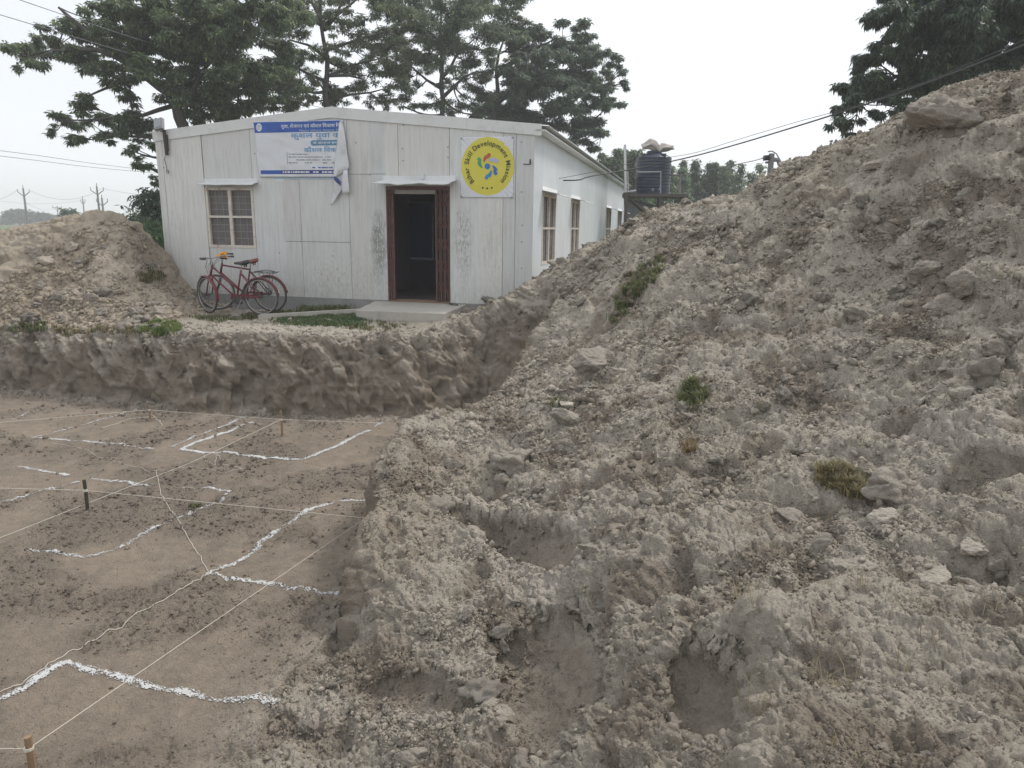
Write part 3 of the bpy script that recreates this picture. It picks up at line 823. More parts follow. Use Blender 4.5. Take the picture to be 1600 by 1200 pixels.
# ------------------------------------------------------------------ white sheet-clad building
def panel_mat():
    m, n, b = new_mat('painted_sheet')
    tc = N(n, 'ShaderNodeTexCoord'); vc = N(n, 'ShaderNodeVertexColor', layer_name='Col')
    sp = N(n, 'ShaderNodeSeparateXYZ'); n.links.new(tc.outputs['Object'], sp.inputs[0])
    L = n.links.new
    mp = N(n, 'ShaderNodeMapping'); mp.inputs['Scale'].default_value = (9, 9, .55); L(tc.outputs['Object'], mp.inputs[0])
    st = N(n, 'ShaderNodeTexNoise', i_Scale=2.2, i_Detail=8.0, i_Roughness=.75); L(mp.outputs[0], st.inputs['Vector'])
    bl = N(n, 'ShaderNodeTexNoise', i_Scale=1.1, i_Detail=5.0, i_Roughness=.6); L(tc.outputs['Object'], bl.inputs['Vector'])
    def rng_(inp, a, b_, lo, hi):
        r = N(n, 'ShaderNodeMapRange'); r.inputs[1].default_value = a; r.inputs[2].default_value = b_; r.inputs[3].default_value = lo; r.inputs[4].default_value = hi
        L(inp, r.inputs[0]); return r.outputs[0]
    def math_(op, a, b_):
        r = N(n, 'ShaderNodeMath', operation=op)
        for k, q in enumerate((a, b_)):
            if isinstance(q, (int, float)): r.inputs[k].default_value = q
            else: L(q, r.inputs[k])
        return r.outputs[0]
    def mix(f, a, b_):
        r = N(n, 'ShaderNodeMixRGB'); L(f, r.inputs[0])
        if isinstance(a, tuple): r.inputs[1].default_value = a
        else: L(a, r.inputs[1])
        if isinstance(b_, tuple): r.inputs[2].default_value = b_
        else: L(b_, r.inputs[2])
        return r.outputs[0]
    grime = math_('MULTIPLY', rng_(st.outputs['Fac'], .44, .70, 0, .8), rng_(bl.outputs['Fac'], .35, .65, .25, 1))
    col = mix(grime, vc.outputs['Color'], (.36, .36, .33, 1))
    # patches where the paint is mildewed: (x, z, half width, half height) in the wall's own metres
    mp2 = N(n, 'ShaderNodeMapping'); mp2.inputs['Scale'].default_value = (38, 38, 9); L(tc.outputs['Object'], mp2.inputs[0])
    sk = N(n, 'ShaderNodeTexNoise', i_Scale=1.0, i_Detail=6.0, i_Roughness=.8); L(mp2.outputs[0], sk.inputs['Vector'])
    wob = N(n, 'ShaderNodeTexNoise', i_Scale=3.5, i_Detail=5.0, i_Roughness=.7); L(tc.outputs['Object'], wob.inputs['Vector'])
    def blob(cx, cz, wx, wz):
        a = math_('DIVIDE', math_('SUBTRACT', sp.outputs[0], cx), wx); c = math_('DIVIDE', math_('SUBTRACT', sp.outputs[2], cz), wz)
        d = math_('ADD', math_('MULTIPLY', a, a), math_('MULTIPLY', c, c))
        d = math_('ADD', d, math_('MULTIPLY', math_('SUBTRACT', wob.outputs['Fac'], .5), 2.6))
        return rng_(d, .1, 1.3, 1, 0)
    for (pa, pb, thr, dcol, amt) in (((578, 330), (606, 440), .42, (.13, .135, .115, 1), .8), ((708, 320), (740, 440), .47, (.17, .175, .15, 1), .65), ((745, 300), (800, 468), .52, (.40, .42, .33, 1), .6),
                                     ((485, 405), (548, 462), .52, (.36, .17, .06, 1), .8), ((470, 380), (620, 468), .52, (.45, .40, .26, 1), .55), ((455, 360), (620, 470), .5, (.42, .43, .34, 1), .35),
                                     ((330, 392), (470, 470), .54, (.40, .40, .36, 1), .45)):
        x0, z0 = wall_pt(*pa); x1, z1 = wall_pt(*pb)
        bk = blob((x0 + x1) / 2, (z0 + z1) / 2, abs(x1 - x0) / 2, abs(z1 - z0) / 2)
        f = math_('MULTIPLY', math_('MULTIPLY', bk, rng_(sk.outputs['Fac'], thr, thr + .09, 0, 1)), amt)
        col = mix(f, col, dcol)
    # splash band along the foot
    foot = math_('MULTIPLY', rng_(sp.outputs[2], .2, .75, 1, 0), rng_(sk.outputs['Fac'], .40, .62, 0, .55))
    col = mix(foot, col, (.34, .32, .25, 1))
    L(col, b.inputs['Base Color'])
    b.inputs['Roughness'].default_value = .5
    wv = N(n, 'ShaderNodeTexWave', i_Scale=14.0, i_Distortion=0.4); wv.bands_direction = 'X'
    L(tc.outputs['Object'], wv.inputs['Vector'])
    n3 = N(n, 'ShaderNodeTexNoise', i_Scale=2.5, i_Detail=3.0); L(tc.outputs['Object'], n3.inputs['Vector'])
    hh = math_('ADD', math_('MULTIPLY', wv.outputs['Fac'], .10), math_('MULTIPLY', n3.outputs['Fac'], 1.2))
    bp = N(n, 'ShaderNodeBump'); bp.inputs['Strength'].default_value = .45; bp.inputs['Distance'].default_value = .03
    L(hh, bp.inputs['Height']); L(bp.outputs[0], b.inputs['Normal'])
    return m
M_PANEL = panel_mat()
M_TRIM = simple('white_flashing', (.62, .63, .62), .45, .0, .10, 3.0, .3, 30, (.38, .37, .33), .5)
M_DARKGAP = simple('dark_joint', (.05, .05, .05), .9)
M_ROOF = simple('roof_sheet', (.50, .52, .53), .45, .2, .12, 4, dirt=(.3, .24, .18), dirt_amt=.5)
M_PLINTH = simple('grey_plinth', (.25, .245, .24), .9, 0, .25, 5, .5, 40, (.12, .13, .08), .6)
M_FRAME = simple('rusty_cream_frame', (.60, .56, .50), .6, 0, .12, 12, .2, 60, (.33, .15, .08), .75)
M_RUST = simple('rusty_rail', (.36, .20, .13), .8, 0, .35, 18, .3, 60, (.55, .5, .43), .5)
M_GLASS = simple('dusty_dark_pane', (.115, .10, .10), .35, 0, .25, 14, dirt=(.2, .19, .19), dirt_amt=.6)
M_GRILL = simple('grey_grill', (.33, .31, .30), .6)
M_GRILLD = simple('dark_grill', (.06, .055, .055), .6)
M_GATE = simple('brown_gate_paint', (.115, .055, .048), .55, 0, .35, 14, .2, 60, (.2, .13, .11), .5)
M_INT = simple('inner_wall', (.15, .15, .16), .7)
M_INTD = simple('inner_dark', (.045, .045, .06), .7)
M_BOARD = simple('dark_blue_board', (.03, .045, .13), .35)
M_CONC = simple('pale_concrete', (.43, .40, .355), .85, 0, .14, 6, .4, 50, (.28, .26, .22), .5)
M_LAMPB = simple('lamp_grey', (.22, .22, .23), .5)
M_BLACK = simple('black_rubber', (.02, .02, .02), .55)

bld = thing('prefab_building', 'long low white sheet clad building with a shallow gable behind the pit', 'building', (BX, BY, 0), -BTH)
def gable(x):
    a = abs(x + BW / 2) / (BW / 2)
    return APEX - (APEX - EAVE) * a
rp = random.Random(5)
# opening rectangles measured off the photograph, in wall metres
wx0, wz1 = wall_pt(321, 293); wx1, _ = wall_pt(400, 293); _, wz0 = wall_pt(360, 387)
wx1 = wall_pt(398, 340)[0]; wx0 = wall_pt(324, 340)[0]
dx0 = wall_pt(605, 380)[0]; dx1 = wall_pt(703, 380)[0]; dz1 = wall_pt(650, 291)[1]; dz0 = .13
seams = sorted(set([-BW, wall_pt(253, 230)[0], wall_pt(316, 250)[0], wx0, wx1, wall_pt(441, 300)[0], wall_pt(470, 340)[0], wall_pt(546, 330)[0], wall_pt(579, 330)[0],
                    dx0, wall_pt(622, 240)[0], dx1, wall_pt(745, 400)[0], wall_pt(785, 400)[0], wall_pt(806, 260)[0], 0.0]))
vis_seam = {0, 1, 2, 3, 4, 6, 7, 10, 11, 13, 14}
mb = MB(); G = .004
def strip(x0, x1, z0, z1, tone, ga, gb, top=False):
    mb.cur = tone
    g0 = G if ga else 0; g1 = G if gb else 0
    x0 += g0; x1 -= g1
    if top:
        xs = [x0] + ([-BW / 2] if x0 < -BW / 2 < x1 else []) + [x1]
        for a, b2 in zip(xs[:-1], xs[1:]):
            T_ = [(a, 0, gable(a)), (b2, 0, gable(b2)), (b2, .06, gable(b2)), (a, .06, gable(a))]
            B_ = [(a, 0, z0), (b2, 0, z0), (b2, .06, z0), (a, .06, z0)]
            mb.prism([T_[i] for i in (0, 1, 2, 3)], B_)
    else:
        mb.box((x0, 0, z0), (x1, .06, z1))
for i, (a, b2) in enumerate(zip(seams[:-1], seams[1:])):
    if b2 - a < .02: continue
    t = rp.uniform(.93, 1.04); hue = rp.uniform(-.014, .010)
    base = (.615 * t + hue, .615 * t, .60 * t - hue)
    ga, gb = i in vis_seam, (i + 1) in vis_seam
    mid = (a + b2) / 2
    def tn(k=.05):
        q = rp.uniform(1 - k, 1 + k); return tuple(c * q for c in base)
    if wx0 - .01 < mid < wx1 + .01:
        strip(a, b2, SILL, wz0, tn(), 1, 1); strip(a, b2, wz1, 0, tn(), 1, 1, True)
    elif dx0 - .01 < mid < dx1 + .01:
        strip(a, b2, dz1, 0, tn(), ga, gb, True)
    else:
        zh = wall_pt(580, 272)[1] if mid > wall_pt(540, 300)[0] and mid < dx0 else (wall_pt(500, 378)[1] if wall_pt(441, 300)[0] < mid < wall_pt(546, 330)[0] else None)
        if zh:
            strip(a, b2, SILL, zh - G, tn(.02), ga, gb); strip(a, b2, zh + G, 0, tn(.04), ga, gb, True)
        else: strip(a, b2, SILL, 0, tn(), ga, gb, True)
front = mb.build('front_wall', M_PANEL, bld)
# side wall facing right: strips with the four windows
side_w = []
for px_a, px_b, py_t in ((847, 868, 296), (892, 905, 311), (947, 954.5, 327), (965, 971, 333)):
    ya, _ = side_pt(px_a, 345); yb, _ = side_pt(px_b, 345)
    side_w.append((ya, yb))
SWT, SWB = 2.27, .86
mb = MB(); ys = [0.0]
for a, b2 in side_w: ys += [a, b2]
ys += [BL]
for i, (a, b2) in enumerate(zip(ys[:-1], ys[1:])):
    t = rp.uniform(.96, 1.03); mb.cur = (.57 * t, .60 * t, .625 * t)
    if i % 2 == 1:
        mb.box((-.06, a, SILL), (0, b2, SWB)); mb.box((-.06, a, SWT), (0, b2, EAVE))
    else:
        k = max(1, int((b2 - a) / 1.3)); st_ = (b2 - a) / k
        for j in range(k):
            t = rp.uniform(.96, 1.03)
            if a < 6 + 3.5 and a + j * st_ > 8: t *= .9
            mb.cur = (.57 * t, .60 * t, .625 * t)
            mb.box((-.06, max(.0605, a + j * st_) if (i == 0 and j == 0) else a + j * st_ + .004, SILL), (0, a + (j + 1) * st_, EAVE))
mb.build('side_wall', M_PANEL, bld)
mb = MB()
mb.box((-BW, .062, SILL), (-BW + .06, BL, EAVE)); mb.cur = (.5, .5, .5)
T_ = [(-BW, BL, EAVE), (-BW / 2, BL, APEX), (0, BL, EAVE)]
mb.add([(-BW + .06, BL - .06, SILL), (-.06, BL - .06, SILL), (-.06, BL - .06, EAVE), (-BW / 2, BL - .06, APEX), (-BW + .06, BL - .06, EAVE)], [(0, 1, 2, 3, 4)])
mb.build('rear_wall', M_PANEL, bld)
# dark backing behind the joints
mb = MB()
for (a, b2, z0, z1) in ((-BW + .07, wx0 - .05, SILL, EAVE - .08), (wx1 + .05, dx0 - .02, SILL, EAVE - .08), (dx1 + .02, -.07, SILL, EAVE - .08), (wx0 - .05, wx1 + .05, wz1 + .05, EAVE - .08), (wx0 - .05, wx1 + .05, SILL, wz0 - .05), (dx0 - .02, dx1 + .02, dz1 + .02, EAVE - .08)):
    mb.box((a, .064, z0), (b2, .075, z1))
mb.build('wall_core', M_DARKGAP, bld)
# plinth
mb = MB()
mb.box((-BW - .02, -.03, -.5), (dx0 - .02, .3, SILL)); mb.box((dx0 - .02, -.03, -.5), (dx1 + .02, .3, .10)); mb.box((dx1 + .02, -.03, -.5), (.03, .3, SILL)); mb.box((-.3, .3, -.5), (.03, BL, SILL)); mb.box((-BW - .02, .3, -.5), (-BW + .3, BL, SILL))
mb.build('plinth', M_PLINTH, bld)
# gable flashing and roof
mb = MB()
def flash(x0, x1, y0, y1, hgt, lift):
    a0, a1 = gable(max(-BW, min(0, x0))), gable(max(-BW, min(0, x1)))
    if x0 < -BW: a0 = EAVE + (x0 + BW) * .095
    if x1 > 0: a1 = EAVE - x1 * .095
    mb.prism([(x0, y0, a0 + lift), (x1, y0, a1 + lift), (x1, y1, a1 + lift), (x0, y1, a0 + lift)],
             [(x0, y0, a0 + lift - hgt), (x1, y0, a1 + lift - hgt), (x1, y1, a1 + lift - hgt), (x0, y1, a0 + lift - hgt)])
for a, b2 in ((-BW - .03, -BW / 2 - 1.6), (-BW / 2 - 1.598, -BW / 2), (-BW / 2, -BW / 2 + 1.2), (-BW / 2 + 1.203, -1.3), (-1.297, .13)):
    flash(a, b2, -.022, -.002, .19, .085)
flash(-BW - .03, -BW / 2, -.0235, -.0225, .012, -.105); flash(-BW / 2, .13, -.0235, -.0225, .012, -.105)
mb.build('gable_flashing', M_TRIM, bld)
mb = MB()
nx = 60
def roofz(x): return APEX - abs(x + BW / 2) * .095 + .03
# corrugated along the slope, so the ripples show at the eave
ny = 240
V = []; Fq = []
xs = np.linspace(-BW - .18, .26, 13)
for j in range(ny * 2 + 1):
    y = -.0 + (BL + .17) * j / (ny * 2)
    for x in xs:
        V.append((x, y, roofz(x) + .035 + (.014 if (j % 4) in (1, 2) else -.002)))
nxs = len(xs)
for j in range(ny * 2):
    for i in range(nxs - 1):
        Fq.append((j * nxs + i, j * nxs + i + 1, (j + 1) * nxs + i + 1, (j + 1) * nxs + i))
rf = np_mesh('roof', V, Fq, M_ROOF, bld)
sm_ = rf.modifiers.new('thickness', 'SOLIDIFY'); sm_.thickness = .006; sm_.offset = -1
mb = MB()
mb.box((.02, -.022, EAVE - .045), (.20, BL, EAVE - .02)); mb.build('eave_soffit', M_TRIM, bld)
# interior
mb = MB(); mb.cur = (1, 1, 1)
xL = dx0 - .62
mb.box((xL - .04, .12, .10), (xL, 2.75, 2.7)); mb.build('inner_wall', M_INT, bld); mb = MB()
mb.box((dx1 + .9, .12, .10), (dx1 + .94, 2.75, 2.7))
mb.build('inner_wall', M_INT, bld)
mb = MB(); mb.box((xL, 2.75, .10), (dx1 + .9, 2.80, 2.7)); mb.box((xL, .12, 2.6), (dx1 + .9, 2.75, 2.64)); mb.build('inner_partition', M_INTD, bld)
mb = MB(); mb.box((-BW + .1, .09, .02), (-.1, BL - .1, .105)); mb.build('floor', simple('indoor_floor', (.20, .17, .15), .6), bld)
bd = thing('notice_board', 'dark blue framed board hanging on the inner wall seen through the doorway', 'board', (0, 0, 0))
bd.parent = None
M_b = Matrix.Translation((BX, BY, 0)) @ Matrix.Rotation(-BTH, 4, 'Z')
_d = ray(641, 402); _den = _d[0] * bfy[0] + _d[1] * bfy[1]; _t = (BX * bfy[0] + BY * bfy[1] + 2.70) / _den; _p = _d * _t
bd.matrix_world = M_b @ Matrix.Translation(((_p[0] - BX) * bfx[0] + (_p[1] - BY) * bfx[1], 2.70, CAMH + _p[2]))
mb = MB(); mb.box((0, 0, 0), (.56, .02, 1.25)); mb.build('board_face', M_BOARD, bd)
mb = MB()
for lo, hi in (((.0, -.01, -.05), (.60, .02, -.001)), ((.561, -.01, 0), (.60, .02, 1.25)), ((.0, -.01, 1.251), (.60, .02, 1.29))): mb.box(lo, hi)
mb.build('board_frame', simple('board_frame_grey', (.32, .32, .38), .5), bd)

def window_unit(parent, w, h, yaxis=False):
    """local: x 0..w, z 0..h, face towards -y"""
    o = bpy.data.objects.new('window', None); COL.objects.link(o); o.parent = parent
    mb = MB(); f = .055
    mb.box((0, -.012, 0), (w, .05, f)); mb.box((0, -.012, h - f), (w, .05, h)); mb.box((0, -.012, f), (f, .05, h - f)); mb.box((w - f, -.012, f), (w, .05, h - f))
    fr = mb.build('frame', M_FRAME, o)
    mb = MB(); mb.box((w / 2 - .035, -.006, f), (w / 2 + .035, .045, h - f)); mb.box((f, -.004, h * .50), (w / 2 - .035, .04, h * .50 + .045)); mb.box((w / 2 + .035, -.004, h * .50), (w - f, .04, h * .50 + .045))
    mb.build('mullion', M_FRAME, o)
    mb = MB(); mb.box((f * .8, .055, f * .8), (w - f * .8, .062, h - f * .8)); mb.build('pane', M_GLASS, o)
    mb = MB()
    rg = random.Random(3)
    for (xa, xb) in ((f, w / 2 - .035), (w / 2 + .035, w - f)):
        for (za, zb) in ((f, h * .5), (h * .5 + .045, h - f)):
            for k in (1, 2):
                x = xa + (xb - xa) * k / 3; mb.box((x - .004, .044, za), (x + .004, .052, zb))
            for k in (1, 2, 3):
                z = za + (zb - za) * k / 4; mb.box((xa, .0425, z - .004), (xb, .0438, z + .004))
    mb.build('grill', M_GRILL, o)
    return o
w0 = window_unit(bld, wx1 - wx0, wz1 - wz0); w0.location = (wx0, 0, wz0)
for a, b2 in side_w:
    wn = window_unit(bld, b2 - a, SWT - SWB); wn.location = (0, a, SWB); wn.rotation_euler = (0, 0, math.pi / 2)
# canopies: thin bent sheets
def canopy(x0, x1, z, d, rot=0.0, loc=(0, 0, 0), drop=.05, wavy=0.0, name='canopy', mat=None):
    n_ = 24; V = []; Fq = []
    for i in range(n_ + 1):
        x = x0 + (x1 - x0) * i / n_
        q = wavy * (math.sin(i * .55) + .5 * math.sin(i * 1.3 + 1))
        V += [(x, -.003, z + .09), (x, -.006, z + .012), (x, -d, z - drop + q), (x, -d - .004, z - drop - .022 + q)]
    for i in range(n_):
        for k in range(3):
            a = i * 4 + k; Fq.append((a, a + 1, a + 5, a + 4))
    o = np_mesh(name, V, Fq, mat or M_TRIM, bld)
    m_ = o.modifiers.new('thickness', 'SOLIDIFY'); m_.thickness = .005
    o.location = loc; o.rotation_euler = (0, 0, rot)
    return o
c0, cz = wall_pt(594, 284); c1, _ = wall_pt(716, 284)
canopy(c0 + .03, c1 - .02, cz + .02, .42, drop=.07, wavy=.012)
c0, cz = wall_pt(316, 286); c1, _ = wall_pt(405, 286)
canopy(c0 + .02, c1 - .02, cz + .0, .20, drop=.03, wavy=.003)
for a, b2 in side_w:
    canopy(a - .05, b2 + .1, SWT + .04, .34, math.pi / 2, (0, 0, 0), .06, .004)
# door: folded collapsible gate on both sides, lintel, sill
dr = bpy.data.objects.new('doorway', None); COL.objects.link(dr); dr.parent = bld
mb = MB()
mb.box((dx0, -.014, dz1 - .07), (dx1, .06, dz1)); mb.box((dx0, -.012, .13), (dx0 + .02, .06, dz1 - .07)); mb.box((dx1 - .02, -.012, .13), (dx1, .06, dz1 - .07))
mb.build('door_frame', M_GATE, dr)
mb = MB(); gx0 = wall_pt(617, 380)[0]; gx1 = wall_pt(682, 380)[0]
zl = wall_pt(650, 303)[1]
mb.box((gx0, .02, zl), (gx1, .06, zl + .075)); mb.build('lintel', simple('pale_lintel', (.34, .32, .30), .6), dr)
mb = MB(); mb.box((dx0, -.02, .10), (dx1, .08, .13)); mb.box((gx0, .03, .131), (gx1, .05, .15)); mb.build('threshold', simple('worn_threshold', (.20, .13, .09), .8), dr)
def folded(xa, xb, sgn):
    mb = MB(); k = 6
    for i in range(k):
        x = xa + (xb - xa) * (i + .5) / k; y = -.035 + .03 * (i % 2)
        mb.box((x - .009, y, .14), (x + .003, y + .022, dz1 - .075)); mb.box((x + .0035, y + .006, .14), (x + .010, y + .03, dz1 - .075))
    z = .3
    while z < dz1 - .25:
        for i in range(k - 1):
            xa_ = xa + (xb - xa) * (i + .5) / k; xb_ = xa + (xb - xa) * (i + 1.5) / k
            mb.tube([(xa_, -.04, z), (xb_, -.04, z + .22)], .006, 4); mb.tube([(xa_, -.043, z + .22), (xb_, -.043, z)], .006, 4)
        z += .42
    mb.box((xb - .012 if sgn > 0 else xa - .002, -.05, .14), (xb + .004 if sgn > 0 else xa + .014, .0, dz1 - .08))
    return mb.build('folding_gate', M_GATE, dr)
folded(dx0 + .02, gx0, 1); folded(gx1, dx1 - .02, -1)
# small bracket over the door canopy
bx_, bz_ = wall_pt(661, 276); mb = MB(); mb.box((bx_ - .02, -.05, bz_ - .05), (bx_ + .025, -.004, bz_ + .05)); mb.build('bracket', M_TRIM, bld)
# screws on the sheets
mb = MB()
for (px, py) in ((556, 223), (630, 195), (629, 232), (578, 273), (630, 251), (420, 187), (447, 185), (488, 184), (615, 184), (772, 206), (815, 222), (815, 300), (816, 352), (815, 378), (815, 419), (256, 262), (330, 300), (700, 230), (398, 240), (700, 246), (437, 395), (520, 400)):
    x, z = wall_pt(px, py); mb.box((x - .012, -.006, z - .012), (x + .012, .0, z + .012))
mb.build('screws', M_LAMPB, bld)

# ---- concrete apron and path edge
ap = MB()
def yloc(px, py, z):
    p = at_z(px, py, z)[:2] - np.array([BX, BY]); return float(p @ bfx), float(p @ bfy)
a0 = yloc(556, 487, .08); a1 = yloc(694, 492, .08); a2 = (dx1 + .35, -.032); a3 = (wall_pt(585, 400)[0], -.032)
rp2 = random.Random(8)
topv = []
def edge_pts(p, q, n_, j):
    return [(p[0] + (q[0] - p[0]) * t / n_ + rp2.uniform(-j, j), p[1] + (q[1] - p[1]) * t / n_ + rp2.uniform(-j, j)) for t in range(n_)]
outl = edge_pts(a0, a1, 16, .018) + edge_pts(a1, a2, 8, .012) + [a2, a3] + edge_pts(a3, a0, 6, .012)
ap.prism([(x, y, .098) for x, y in outl], [(x, y, -.12) for x, y in outl])
apron = ap.build('concrete_slab', M_CONC, None)
apron.matrix_world = M_b; tag(apron, 'pale concrete entrance slab in front of the dark doorway', 'slab')
ap = MB()
p0 = yloc(600, 482, .03); p1 = yloc(405, 493, -.12)
ap.prism([(p0[0], p0[1] - .03, .045), (p0[0], p0[1] + .10, .047), (p1[0], p1[1] + .10, -.102), (p1[0], p1[1] - .03, -.104)], [(p0[0], p0[1] - .03, -.2), (p0[0], p0[1] + .10, -.2), (p1[0], p1[1] + .10, -.3), (p1[0], p1[1] - .03, -.3)])
kb = ap.build('concrete_edging', M_CONC, None); kb.matrix_world = M_b
tag(kb, 'thin pale concrete edging strip running left from the entrance slab past the bicycles', 'kerb')

# ------------------------------------------------------------------ things hanging on the front wall
def on_wall(o):
    o.matrix_world = M_b
    return o
def text_mesh(body, w, h, x, z, fn, mat, name, parent, align_rot=None, bold=0.0, yoff=0.0):
    cu = bpy.data.curves.new('txt', 'FONT'); cu.body = body; cu.size = 1; cu.resolution_u = 3; cu.offset = bold
    ob = bpy.data.objects.new('txt', cu); COL.objects.link(ob)
    bpy.context.view_layer.update()
    dg = bpy.context.evaluated_depsgraph_get()
    me = bpy.data.meshes.new_from_object(ob.evaluated_get(dg))
    bpy.data.objects.remove(ob); bpy.data.curves.remove(cu)
    n = len(me.vertices)
    if n == 0: return None
    co = np.empty(n * 3); me.vertices.foreach_get('co', co); co = co.reshape(-1, 3)
    mn, mx = co.min(0), co.max(0)
    if align_rot is None:
        X = x + (co[:, 0] - mn[0]) / (mx[0] - mn[0]) * w; Zz = z + (co[:, 1] - mn[1]) / (mx[1] - mn[1]) * h
    else:
        s_ = h; X0 = (co[:, 0] - (mn[0] + mx[0]) / 2) * s_; Z0 = co[:, 1] * s_
        ca, sa = math.cos(align_rot), math.sin(align_rot)
        X = x + X0 * ca + Z0 * sa; Zz = z - X0 * sa + Z0 * ca
    Y = fn(X, Zz) - .012 - yoff
    me.vertices.foreach_set('co', np.stack([X, Y, Zz], -1).ravel()); me.update()
    if mat is None: return me
    me.name = name
    return link_mesh(name, me, mat, parent)

M_VINYL = simple('white_vinyl', (.64, .655, .69), .45, 0, .07, 3, .2, 20, (.45, .44, .42), .35)
M_VBACK = simple('vinyl_back', (.60, .61, .63), .5, 0, .10, 5, .3, 20, (.35, .34, .33), .6)
M_VBLUE = simple('printed_blue', (.022, .085, .36), .45, 0, .25, 3)
M_VNAVY = simple('printed_navy', (.03, .05, .20), .45, 0, .2, 3)
M_VCYAN = simple('printed_light_blue', (.03, .25, .52), .45, 0, .15, 3)
M_VTXT = simple('printed_white', (.75, .77, .8), .45)
M_VGREY = simple('printed_grey', (.16, .17, .22), .5)
M_VPILL = simple('printed_steel_blue', (.09, .23, .38), .45)
M_VPALE = simple('printed_pale_blue', (.36, .50, .60), .5, 0, .15, 4)

bn = thing('banner', 'torn white and blue printed banner with Hindi lettering nailed left of the doorway', 'banner')
on_wall(bn)
def bpx(px, py): return wall_pt(px, py)
bx0, bzt = bpx(397, 191); bx1 = bpx(538, 191)[0]; bzb = bpx(405, 277)[1]
def wr(x, z):
    x = np.asarray(x, dtype=float); z = np.asarray(z, dtype=float)
    d = .018 * perlin(x * 1.6 + z * 2.2, z * 1.2 - x * .8, np.zeros_like(x), 71) + .008 * perlin(x * 5 + z * 6, z * 3 - x * 2, np.zeros_like(x), 72)
    return -.030 + d
def sheet(name, poly_l, poly_r, zt, zb, mat, parent, fn, nu=60, nv=36, off=0.0, solid=.003, jag=0.0):
    """wrinkled sheet between left edge x(v) and right edge x(v)"""
    V = []; Fq = []
    for j in range(nv + 1):
        v = j / nv; z = zt + (zb - zt) * v
        xl = poly_l(v); xr = poly_r(v)
        for i in range(nu + 1):
            x = xl + (xr - xl) * i / nu
            V.append((x, 0, z + (jag * math.sin(i * 1.7) * math.sin(i * .31) if j in (0, nv) else 0)))
    V = np.array(V); V[:, 1] = fn(V[:, 0], V[:, 2]) - off
    for j in range(nv):
        for i in range(nu):
            a = j * (nu + 1) + i; Fq.append((a, a + nu + 1, a + nu + 2, a + 1))
    o = np_mesh(name, V, Fq, mat, parent, True)
    if solid:
        m_ = o.modifiers.new('thickness', 'SOLIDIFY'); m_.thickness = solid; m_.offset = 1
    return o
bxl = lambda v: bx0 + .06 * v + .012 * math.sin(v * 7)
bxr = lambda v: bx1 - .02 - .10 * v + .02 * math.sin(v * 6)
sheet('banner_sheet', bxl, bxr, bzt, bzb, M_VINYL, bn, wr, jag=.006)
hz1 = bpx(460, 207)[1]
sheet('printed_header', lambda v: bxl(v * .18) + .004, lambda v: bxr(v * .18) - .03, bzt - .008, hz1, M_VBLUE, bn, wr, 60, 8, .006, 0)
fz0, fz1 = bpx(470, 266)[1], bpx(470, 272)[1]
sheet('printed_footer', lambda v: bx0 + .10, lambda v: bxr(.9) - .03, fz0, fz1, M_VBLUE, bn, wr, 60, 4, .006, 0)
sheet('printed_footer_end', lambda v: bpx(440, 268)[0], lambda v: bxr(.9) - .03, fz0 - .001, fz1 + .001, M_VNAVY, bn, wr, 60, 4, .0075, 0)
def tpx(body, pxa, pxb, pyt, pyb, mat, name='lettering', bold=0.02):
    xa, zt_ = bpx(pxa, pyt); xb, zb_ = bpx(pxb, pyb)
    zc = (bpx(pxa, (pyt + pyb) / 2)[1] + bpx(pxb, (pyt + pyb) / 2)[1]) / 2; h = abs(bpx(pxa, pyt)[1] - bpx(pxa, pyb)[1])
    return text_mesh(body, xb - xa, h, xa, zc - h / 2, wr, mat, name, bn, None, bold)
tpx('युवा, रोजगार एवं कौशल िवकास िव', 441, 533, 193, 201.5, M_VTXT, bold=.004)
tpx('िबहार कौशल िवकास िम', 469, 533, 202, 206.5, M_VPALE, bold=0)
tpx('कुशल युवा क', 456, 534, 208.5, 218.5, M_VCYAN, bold=.0)
pill = MB(); xa, za = bpx(487, 219.5); xb, zb_ = bpx(531, 227)
pp = [(xb, za), (xb - .01, zb_)] + [(xa + .04 + .045 * math.cos(a), (za + zb_) / 2 + (za - zb_) / 2 * math.sin(a)) for a in np.linspace(-math.pi / 2, -3 * math.pi / 2, 9)]
pa = np.array(pp); yv = wr(pa[:, 0], pa[:, 1]) - .008
pill.add([(p[0], y - .002, p[1]) for p, y in zip(pp, yv)], [tuple(range(len(pp)))[::-1]])
pill.build('printed_pill', M_VPILL, bn)
t_ = tpx('के अंतर्गत संचा', 491, 530, 221, 226, M_VTXT, bold=.01)
for v_ in t_.data.vertices: v_.co.y -= .006
tpx('कौशल िवक', 476, 527, 229, 238, M_VCYAN, bold=.0)
rl = MB(); rr = random.Random(4)
def dash_line(pxa, pxb, py, hpx, mat_mb):
    x = pxa
    while x < pxb:
        w = rr.uniform(1.2, 4.5)
        if rr.random() < .85:
            a = bpx(x, py); b2 = bpx(min(x + w, pxb), py + hpx)
            y = float(wr(np.array([a[0]]), np.array([a[1]]))[0]) - .010
            mat_mb.box((a[0], y, b2[1]), (b2[0], y + .001, a[1]))
        x += w + rr.uniform(.5, 1.6)
for a, b2, y in ((453, 482, 240.5), (453, 521, 245), (453, 524, 249.5), (453, 470, 254), (478, 496, 254), (504, 524, 254)): dash_line(a, b2, y, 1.2, rl)
rl.build('fine_print', M_VGREY, bn)
rl = MB(); dash_line(485, 521, 261, 2.0, rl); a = bpx(450, 238); b2 = bpx(451.2, 256); rl.box((a[0], float(wr(np.array([a[0]]), np.array([a[1]]))[0]) - .010, b2[1]), (b2[0], -.03, a[1])); rl.build('fine_print', M_VBLUE, bn)
rl = MB(); dash_line(440, 528, 268, 2.2, rl); 
